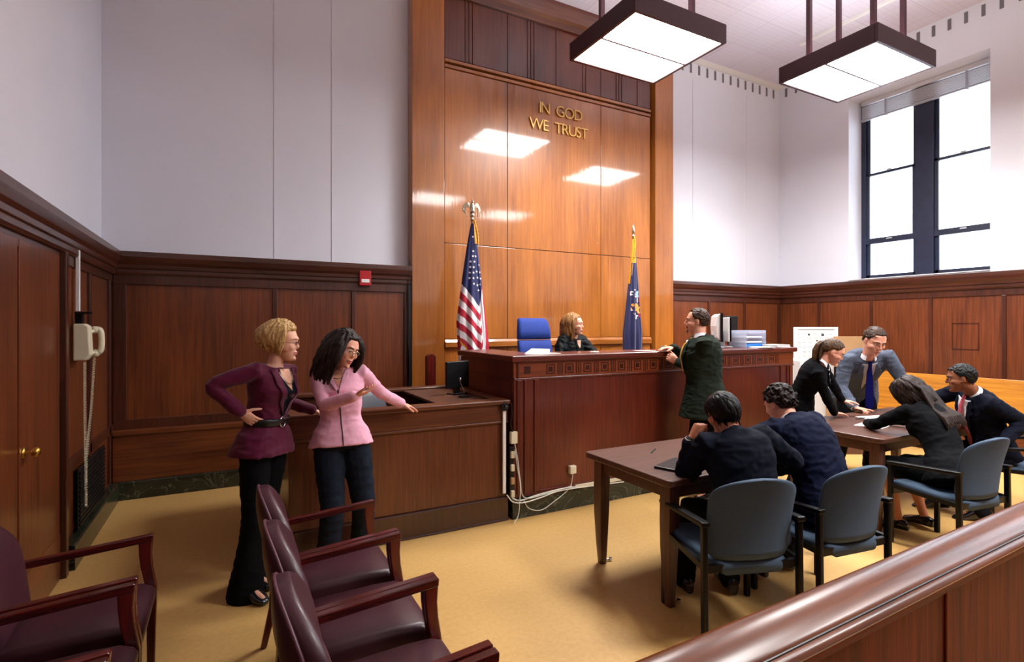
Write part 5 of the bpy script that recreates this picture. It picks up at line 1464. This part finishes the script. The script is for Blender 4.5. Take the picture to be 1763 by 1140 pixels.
p.hair(H_BLONDE, bl, thick=lambda az, el: .020 + .016 * sst(40, 120, abs(az)) * (1 - sst(40, 85, el)) + .012 * sst(30, 85, el), nz=.010, fr_=16,
       locks=p.curtain(66, 294, 60, .105, -.060, rad=.012, rfun=lambda u, a: .012 + .022 * math.sin(min(1, u * 1.15) * math.pi) , wave=.004, seed=5, curl_in=.8))
p.glasses(mat('plum_glasses', (96, 30, 50), .3))

# --- woman in pink --------------------------------------------------------------------------
p = Person('person', 'person in a pale pink jacket with long dark hair, gesturing beside the witness stand', (.66, 3.64, 0), 172, 'f', .97)
p.spine(p.W(.655, 3.64, .90), p.W(.645, 3.66, 1.345), .012, shax=p.D(-.92, .30, -.14), hipax=p.D(-1, .1, 0))
p.head(p.W(.665, 3.59, 1.49), yaw=-22, pitch=14, roll=-14)
p.arm(-1, p.W(1.13, 3.87, 1.065), p.D(.3, .3, -.8), p.D(.85, .15, -.35), p.D(-.2, .1, -1), curl=(.15, .2, .25, .25), spread=.16, shift=(0, 0, 0), lscale=1.03)
p.arm(1, p.W(.685, 3.37, 1.21), p.D(-.6, .1, -.8), p.D(.9, -.1, .22), p.D(-.1, .25, 1), curl=(.25, .3, .4, .5), spread=.10, thumb=.8)
p.legs([p.W(.80, 3.70, .085), p.W(.56, 3.62, .085)], feet=[(-.2, 1, 0), (.2, 1, 0)])
p.finish_body(SK_ROSE)
p.face(B_DARK, L_ROSE, smile=.5, open_=.7)
p.trousers(C_SLATE, w=1.13, hem=1.12, waist=.2, drop=.02); p.shoes()
p.jacket(C_PINK, t0=-.10, t1=.965, ew=.010, ed=.012, flare=.03, k=.95, end=.97, sflare=1.1, wrinkle=.005, seed=8, collar=False)
p.patch([(0, .74), (.034, .86), (.036, .985), (-.036, .985), (-.034, .86)], SK_ROSE, 'neckline', .004)
for sx in (-1, 1): p.patch([(sx * .002, .66), (sx * .06, .84), (sx * .072, .93), (sx * .052, .985), (sx * .034, .90)], C_PINK, 'collar_flap', .010, .006)
zp = [p.onj(0, .7 - .78 * k / 14, .004) for k in range(15)]; zp = [q for q in zp if q is not None]
MB().tube(zp, .0035, n=6).build('zip', M['ink2'], p.root, smooth=True)
q_ = p.onj(-.0, .68, .012); MB().ell(q_, (.006, .006, .012)).build('zip_pull', M['black'], p.root, smooth=True)
pp_ = [p.onj(.05 * math.sin(a), .94 - .09 * math.cos(a), .008) for a in [math.radians(x) for x in range(-80, 81, 20)]]
if all(pp_): MB().tube(pp_, .0022, n=6).build('necklace', M['silver'], p.root, smooth=True)
def pk(az, el):
    A = abs(az); line = lerp(38, -40, sst(22, 62, A)); return sst(line - 7, line + 7, el)
p.hair(H_DARK, pk, thick=lambda az, el: .016 + .014 * sst(40, 100, abs(az)), nz=.010, fr_=16,
       locks=p.curtain(48, 312, 70, .10, -.23, rad=.015, rfun=lambda u, a: .008 + .022 * math.sin(min(1, u * .9) * math.pi) , flow=.016, wave=.010, seed=11))
p.glasses(M['silver'])

# --- judge ----------------------------------------------------------------------------------
p = Person('person', 'person in a black robe with honey blond hair sitting behind the bench', (3.36, 5.06, .42), 165, 'f', .98)
p.spine(p.W(3.36, 5.06, 1.03), p.W(3.42, 4.94, 1.50), .02)
p.head(p.W(3.41, 4.90, 1.655), yaw=-27, pitch=2)
p.arm(-1, p.W(3.62, 4.60, 1.245), p.D(.8, .2, -.8), p.D(-.5, -.9, 0), p.D(0, 0, -1), curl=(.3, .3, .3, .3))
p.arm(1, p.W(3.24, 4.62, 1.245), p.D(-.8, .2, -.8), p.D(.5, -.9, 0), p.D(0, 0, -1), curl=(.3, .3, .3, .3))
p.legs([(-.12, .42, .085), (.12, .42, .085)], poles=((0, 0, 1), (0, 0, 1)))
p.finish_body(SK_LIGHT)
p.face(B_FAIR, L_ROSE, smile=.9, open_=.8)
p.trousers(C_BLACK); p.shoes()
p.jacket(C_ROBE, t0=-.10, t1=.97, ew=.03, ed=.03, flare=.03, k=1.35, end=.9, sflare=1.9, wrinkle=.012, seed=12, collar=False, name='robe')
p.patch([(0, .80), (.03, .90), (.034, .985), (-.034, .985), (-.03, .90)], SK_LIGHT, 'neckline', .004)
for sx in (-1, 1): p.patch([(sx * .002, .5), (sx * .03, .62), (sx * .058, .9), (sx * .045, .985), (sx * .03, .90), (sx * .006, .76)], C_ROBE, 'robe_collar', .008, .006)
def jd(az, el):
    A = abs(az); line = lerp(40, -46, sst(34, 92, A)); return sst(line - 7, line + 7, el)
p.hair(H_HONEY, jd, thick=lambda az, el: .014 + .014 * sst(40, 100, abs(az)), nz=.007, fr_=14,
       locks=p.curtain(74, 286, 60, .10, -.165, rad=.013, rfun=lambda u, a: .010 + .018 * math.sin(min(1, u * .9) * math.pi), flow=.016, wave=.004, seed=21, curl_in=.2))

# --- man in dark green at the bench -----------------------------------------------------------
p = Person('person', 'person in a dark green suit with a goatee, standing with both hands on the bench', (4.0, 3.58, 0), 312, 'm', 1.03)
p.bw = .96; p.bd = 1.28
p.spine(p.W(3.99, 3.57, .97), p.W(3.965, 3.61, 1.505), .015, shax=(1, .12, 0))
p.head(p.W(3.97, 3.65, 1.685), yaw=4, pitch=0)
p.arm(-1, p.W(3.87, 3.80, 1.285), p.D(.5, -.9, -.5), p.D(-.35, .25, .30), p.D(.2, .9, .1), curl=(.9, .9, .95, 1.0), spread=.0, thumb=.4, shift=(-.035, 0, -.01))
p.arm(1, p.W(3.90, 3.90, 1.425), p.D(.3, .6, -.5), p.D(-.95, .2, -.02), p.D(0, 0, -1), curl=(.2, .2, .25, .3), spread=.04)
p.legs([p.W(4.02, 3.46, .09), p.W(4.10, 3.68, .09)], feet=[(-.1, 1, 0), (.1, 1, 0)])
p.finish_body(SK_ROSE)
p.face(B_DARK, L_NAT, open_=.7)
p.trousers(C_BLACK, w=1.06); p.shoes()
p.jacket(C_GREEN, t0=-.34, t1=.99, ew=.022, ed=.022, flare=.045, k=1.08, end=.93, wrinkle=.008, seed=31)
p.collar(M['shirt']); p.shirt_v(M['shirt'], .45); p.lapels(C_GREEN, .42)
tp_ = [p.onj(0, t, .010) for t in (.9, .8, .7, .6, .5, .44)]; tp_ = [p.throat(.070, .004)] + [q + p.fr(.5)[2] * .008 for q in tp_ if q is not None]
MB().tube(tp_, [(.016, .006)] + [(.026, .006)] * (len(tp_) - 1), n=10, side=p.shax).build('tie', C_TIEG, p.root, smooth=True)
g = MB()
for (x, z) in ((0, -.098), (.014, -.094), (-.014, -.094), (.022, -.08), (-.022, -.08), (0, -.085), (.012, -.05), (-.012, -.05), (.022, -.056), (-.022, -.056), (.0, -.108)):
    h = p.face_hit(x, z)
    if h is not None: g.ell(h - p.HR @ Vector((0, .004, 0)), (.0085, .008, .009))
remeshed(g, 'beard', H_BROWN, p.root, .003, 1)
hc = hl_short(48, 2, -44, 6, 70); p.hair(H_BROWN, hc, thick=.010, nz=.002, fr_=45, voxel=.0034, locks=p.scalp(hc, 170, .035, .0042, .011, 4, (0, -1, -.2), .3, .3))

# --- woman with ponytail ----------------------------------------------------------------------
p = Person('person', 'person with a ponytail in a black suit jacket leaning over the right table', (4.98, 3.26, 0), 140, 'f', .97)
p.spine(p.W(4.96, 3.27, .89), p.W(4.93, 3.03, 1.27), .03, shax=(1, .05, 0), bow_dir=p.D(-.4, .6, .5))
p.head(p.W(4.99, 2.955, 1.40), yaw=4, pitch=30)
p.arm(1, p.W(5.10, 3.0, .805), p.D(-.7, .4, 0), p.D(.80, -.35, -.08), p.D(0, 0, -1), curl=(.15, .2, .25, .3), spread=.12, thumb=.7)
p.arm(-1, p.W(5.38, 3.04, .81), p.D(.5, .8, 0), p.D(.5, -.7, -.05), p.D(0, 0, -1), curl=(.2, .2, .25, .3), spread=.08)
p.legs([p.W(5.06, 3.36, .085), p.W(4.92, 3.32, .085)])
p.finish_body(SK_ROSE)
p.face(B_DARK, L_ROSE, smile=.7, open_=.5)
p.trousers(C_BLACK, w=.95); p.shoes()
p.jacket(C_BLACK, t0=-.22, t1=.975, ew=.014, ed=.016, flare=.03, k=.98, end=.97, wrinkle=.007, seed=41)
p.collar(M['shirt'], .050, .026); p.shirt_v(M['shirt'], .5, .042); p.lapels(C_BLACK, .47, .046, .034)
def pn_(az, el):
    A = abs(az); line = lerp(38, 6, sst(25, 70, A)) if A < 85 else lerp(6, -40, sst(85, 130, A)); return sst(line - 6, line + 6, el)
tail = []
for k in range(34):
    r_ = random.Random(k); ph = r_.uniform(0, 6.28); q = r_.uniform(0, .024)
    P = []
    for u in (0, .15, .35, .6, .8, 1):
        wd = (.4 + 1.6 * math.sin(u * math.pi * .8)) * q
        base = p.hp(0, -.104, .055) + p.D(-.055 * math.sin(u * 2) * 1.0 - .01, .04 * math.sin(u * 2), -.225 * u * u - .03 * u) 
        P.append(base + p.HR @ Vector((wd * math.cos(ph), wd * math.sin(ph), 0)) + Vector((.004 * math.sin(ph + u * 7), .004 * math.cos(ph + u * 6), r_.uniform(-.01, .01) * u)))
    tail.append((P, [.008, .009, .009, .008, .006, .003]))
p.hair(H_PONY, pn_, thick=.009, nz=.003, fr_=30, locks=tail)
MB().tube([p.hp(.016 * math.cos(a), -.108, .055 + .016 * math.sin(a)) for a in [2 * math.pi * k / 12 for k in range(13)]], .006, n=8).build('hair_tie', M['black'], p.root, smooth=True)

# --- man in grey ------------------------------------------------------------------------------
p = Person('person', 'person in a grey suit and dark blue tie leaning on the right table', (6.24, 3.46, 0), 218, 'm', 1.05)
p.bw = 1.05
p.spine(p.W(6.23, 3.44, .95), p.W(5.83, 3.09, 1.315), .045, shax=p.D(-.80, .60, -.06), bow_dir=p.D(.3, .3, .7))
p.head(p.W(5.765, 2.995, 1.49), yaw=-8, pitch=27, roll=-4, hs=1.09)
p.arm(1, p.W(5.61, 3.10, .81), p.D(.2, .9, .1), p.D(.0, -1, -.06), p.D(0, 0, -1), curl=(.05, .75, .8, .85), spread=.04, thumb=.5, lscale=1.0, tcurl=.5)
p.arm(-1, p.W(6.10, 2.75, .81), p.D(.9, .2, .1), p.D(-.2, -1, 0), p.D(0, 0, -1), curl=(.3, .3, .3, .3), spread=.05)
p.legs([p.W(6.40, 3.38, .09), p.W(6.15, 3.60, .09)])
p.finish_body(SK_ROSE)
p.face(B_DARK, L_NAT, smile=.6, open_=.45, browr=.004)
p.trousers(C_BLACK, w=1.0); p.shoes()
p.jacket(C_GREY, t0=-.30, t1=.985, ew=.020, ed=.010, flare=.04, k=1.02, end=.91, wrinkle=.009, seed=51)
p.collar(M['shirt'], .060, .034); p.shirt_v(C_STRIPE, .22, .07, .975, .009); p.lapels(C_GREY, .2, .074, .045)
p.cuff(1, M['shirt'], .036)
p.cuff(-1, M['shirt'], .036)
n0 = p.throat(.070, .004); n1 = p.onj(0, .84, .020)
MB().tube([n0, lerp(n0, n1, .5), n1 + Vector((0, 0, 0)), n1 + Vector((0, 0.0, -.10)), n1 + Vector((0, -.0, -.25)), n1 + Vector((0, -.0, -.36)), n1 + Vector((0, 0, -.40))], [(.020, .010), (.017, .010), (.026, .006), (.034, .005), (.042, .005), (.044, .005), (.012, .005)], n=12, side=p.shax).build('tie', C_TIEB, p.root, smooth=True)
hc = hl_short(40, 4, -44, 6, 72); p.hair(H_BROWN, hc, thick=.011, nz=.002, fr_=50, voxel=.0034, locks=p.scalp(hc, 220, .02, .005, .013, 5, (.3, .6, 0), .9, .8))

# --- seated woman with long dark hair ---------------------------------------------------------
p = Person('person', 'person with long dark hair in black, seated and writing on the right table', (4.72, 1.95, 0), 8, 'f', .99)
p.spine(p.W(4.74, 1.93, .555), p.W(4.90, 2.20, .965), .05, shax=(1, -.1, 0), bow_dir=p.D(0, -.6, .5))
p.head(p.W(4.915, 2.30, 1.09), yaw=-12, pitch=42)
p.arm(-1, p.W(4.90, 2.60, .80), p.D(-.9, -.2, -.2), p.D(.75, .45, -.05), p.D(0, 0, -1), curl=(.3, .35, .4, .45), spread=.05)
p.arm(1, p.W(5.12, 2.54, .80), p.D(.9, -.3, -.1), p.D(-.35, .7, -.05), p.D(0, 0, -1), curl=(.7, .7, .8, .8), spread=.02, thumb=.5)
p.legs([p.W(4.73, 2.28, .10), p.W(5.0, 2.22, .10)], poles=((-.0, .8, .6), (0.0, .8, .6)), feet=[(-.1, 1, -.1), (.15, 1, -.1)], rscale=.98)
p.finish_body(SK_TAN)
p.face(B_DARK, L_ROSE, open_=.4)
p.shoes(cover=False)
sk = MB(); p.torso(sk, -.12, .15, .012, .012, n=8)
for side, (A, K, An, fd) in p.leg.items(): sk.tube([A + Vector((0, 0, .01)), lerp(A, K, .5), lerp(A, K, .97)], [.115, .098, .082], n=16)
(A1, K1, _, _), (A2, K2, _, _) = p.leg[-1], p.leg[1]
sk.tube([(A1 + A2) / 2, lerp((A1 + A2) / 2, (K1 + K2) / 2, .93)], [(.17, .085), (.15, .07)], n=18, side=(1, 0, 0))
remeshed(sk, 'skirt', C_BLACK, p.root, .008, 4, .004, 5)
p.jacket(C_BLACK, t0=-.16, t1=.975, ew=.016, ed=.018, flare=.03, k=1.0, end=.97, wrinkle=.007, seed=61)
def lg(az, el):
    A = abs(az); line = lerp(36, -46, sst(22, 62, A)); return sst(line - 7, line + 7, el)
p.hair(H_LONG, lg, thick=.016, nz=.006, fr_=16,
       locks=p.curtain(50, 310, 40, .10, -.14, rad=.015, rfun=lambda u, a: .008 + .008 * math.sin(u * math.pi), wave=.004, seed=31)
       + [([p.hp(.06 * math.sin(a), -.10, .04 + .03 * math.cos(a)), p.hp(.085 * math.sin(a), -.13, -.04), p.fr(.93)[0] + p.D(.02 + .10 * math.sin(a), -.115 + .02 * math.cos(a), .03), p.fr(.80)[0] + p.D(.04 + .14 * math.sin(a), -.15, .02 + r * .03), p.fr(.70)[0] + p.D(.05 + .15 * math.sin(a + .1), -.15, .0 + r * .05)], [.012, .013, .012, .009, .003]) for a, r in [(math.radians(-85 + 170 * k / 47), ((k * 37) % 11) / 11 - .5) for k in range(48)]])

# --- seated man with pink tie -----------------------------------------------------------------
p = Person('person', 'person in a dark suit and pink tie sitting at the right picture edge', (5.92, 2.08, 0), 320, 'm', 1.0)
p.spine(p.W(5.93, 2.10, .56), p.W(5.74, 2.17, 1.03), .03, shax=(1, .15, 0), bow_dir=p.D(1, 0, .2))
p.head(p.W(5.645, 2.225, 1.185), yaw=8, pitch=8)
p.arm(-1, p.W(5.64, 1.93, .70), p.D(.9, -.4, .1), p.D(-.6, .5, -.3), p.D(0, 0, -1), curl=(.5, .5, .5, .5))
p.arm(1, p.W(5.66, 2.50, .81), p.D(.3, .8, -.2), p.D(-.9, .3, 0), p.D(0, 0, -1), curl=(.2, .2, .3, .3))
p.legs([p.W(5.58, 2.06, .095), p.W(5.62, 2.38, .095)], poles=((0, .8, .7), (0, .8, .7)), feet=[(0, 1, -.1), (0, 1, -.1)])
p.finish_body(SK_BROWN)
p.face(B_DARK, L_BRN, open_=.5, browr=.0042)
p.trousers(C_BLACK); p.shoes()
p.jacket(C_NAVY, t0=-.14, t1=.985, ew=.022, ed=.014, flare=.03, k=1.06, end=.92, wrinkle=.009, seed=71)
p.collar(M['shirt'], .062, .036); p.shirt_v(M['shirt'], .08, .075, .975, .009); p.lapels(C_NAVY, .06, .080, .04)
p.cuff(1, M['shirt'], .036)
tp_ = [p.onj(0, t, .014) for t in (.88, .75, .6, .45, .3, .18, .12)]; tp_ = [p.throat(.070, .004)] + [q + p.fr(.5)[2] * .008 for q in tp_ if q is not None]
MB().tube(tp_, [(.020, .010), (.018, .010)] + [(.030, .006)] * (len(tp_) - 3) + [(.012, .005)], n=12, side=p.shax).build('tie', C_TIEP, p.root, smooth=True)
hc = hl_short(36, 4, -40, 5, 72); p.hair(H_BLACK, hc, thick=.010, nz=.002, fr_=40, voxel=.0034, locks=p.scalp(hc, 260, .02, .004, .0105, 8, (0, .3, -.6), .5, .6))

# --- navy man resting his head on his fist ----------------------------------------------------
p = Person('person', 'person in a navy suit, head resting on his left fist at the left table', (2.50, 2.0, 0), 24, 'm', 1.0)
p.spine(p.W(2.53, 1.96, .545), p.W(2.56, 2.09, .995), .03, shax=(1, .05, -.02), bow_dir=p.D(0, -1, .2))
p.head(p.W(2.565, 2.16, 1.125), yaw=-8, pitch=14, roll=-8)
p.arm(-1, p.W(2.385, 2.235, .985), p.D(-.15, .8, -1.1), p.D(.35, -.12, .75), p.D(.8, -.3, -.2), curl=(1.1, 1.15, 1.2, 1.2), spread=.0, thumb=.3, tcurl=.6)
p.arm(1, p.W(3.02, 2.18, .73), p.D(.7, -.6, -.4), p.D(-.3, .9, -.1), p.D(0, 0, -1), curl=(.4, .4, .4, .4), lift=.022)
p.legs([p.W(2.50, 2.40, .095), p.W(2.74, 2.26, .095)], poles=((0, .8, .7), (0, .8, .7)), feet=[(-.1, 1, 0), (.1, 1, 0)])
p.finish_body(SK_TAN)
p.face(B_DARK, L_NAT)
p.trousers(C_BLACK); p.shoes()
p.jacket(C_NAVY, t0=-.14, t1=.985, ew=.022, ed=.016, flare=.02, k=1.05, end=.90, wrinkle=.008, seed=81)
p.collar(M['shirt'], .060, .028); p.cuff(-1, M['shirt'], .036, .014, .94)
A, E, Wr = p.arms[-1]; d = (Wr - E).normalized(); c = lerp(E, Wr, .985)
MB().tube([c - d * .008, c + d * .012], .031, n=18, round_ends=False).build('wristwatch', M['black'], p.root, auto=True)
hc = hl_short(36, 2, -44, 5, 72); p.hair(H_BLACK, hc, thick=.017, nz=.004, fr_=50, voxel=.0034, locks=p.scalp(hc, 330, .05, .0044, .0175, 6, (.3, .1, -.8), .12, .25))

# --- curly haired navy man ---------------------------------------------------------------------
p = Person('person', 'person with dark curly hair in a navy suit bent over the left table', (3.20, 1.93, 0), 14, 'm', 1.0)
p.spine(p.W(3.20, 1.92, .56), p.W(3.22, 2.17, 1.0), .05, shax=(1, .05, -.04), bow_dir=p.D(0, -.8, .5))
p.head(p.W(3.245, 2.27, 1.12), yaw=-10, pitch=26)
p.arm(-1, p.W(3.06, 2.56, .81), p.D(-.8, -.4, -.2), p.D(.35, .8, 0), p.D(0, 0, -1), curl=(.4, .4, .4, .4))
p.arm(1, p.W(3.46, 2.42, .80), p.D(.8, -.5, -.2), p.D(-.5, .6, 0), p.D(0, 0, -1), curl=(.5, .5, .5, .5))
p.legs([p.W(3.08, 2.32, .095), p.W(3.36, 2.30, .095)], poles=((0, .8, .7), (0, .8, .7)), feet=[(-.1, 1, 0), (.1, 1, 0)])
p.finish_body(SK_ROSE)
p.face(B_DARK, L_NAT)
p.trousers(C_BLACK); p.shoes()
p.jacket(C_NAVY2, t0=-.14, t1=.985, ew=.024, ed=.018, flare=.02, k=1.06, end=.92, wrinkle=.010, seed=91)
p.collar(M['shirt'], .060, .026)
curls = []
rnd = random.Random(9)
for k in range(150):
    az = math.radians(rnd.uniform(60, 300) if k % 3 else rnd.uniform(-180, 180)); el = math.radians(rnd.uniform(-35, 88) if k % 3 else rnd.uniform(40, 88))
    d = Vector((math.sin(az) * math.cos(el), math.cos(az) * math.cos(el), math.sin(el))); o = p.hp(0, -.01, .02); h, n, _, dist = p.bvh.ray_cast(o, p.HR @ d, .2)
    if h is None or dist > .115 or hl_short(34, -4, -44, 5, 74)(math.degrees(az) if az <= math.pi else math.degrees(az) - 360, math.degrees(el)) < .8: continue
    c = o + (p.HR @ d) * (dist + .014); t1 = n.orthogonal().normalized(); t2 = n.cross(t1); r_ = rnd.uniform(.008, .014); ph = rnd.uniform(0, 6)
    curls.append(([c + t1 * r_ * math.cos(ph + a) + t2 * r_ * math.sin(ph + a) + n * (.003 * a) for a in (0, 1, 2, 3, 4)], [.007, .0075, .007, .006, .003]))
p.hair(H_DARK, hl_short(34, -4, -44, 5, 74), thick=.014, nz=.008, fr_=26, locks=curls)
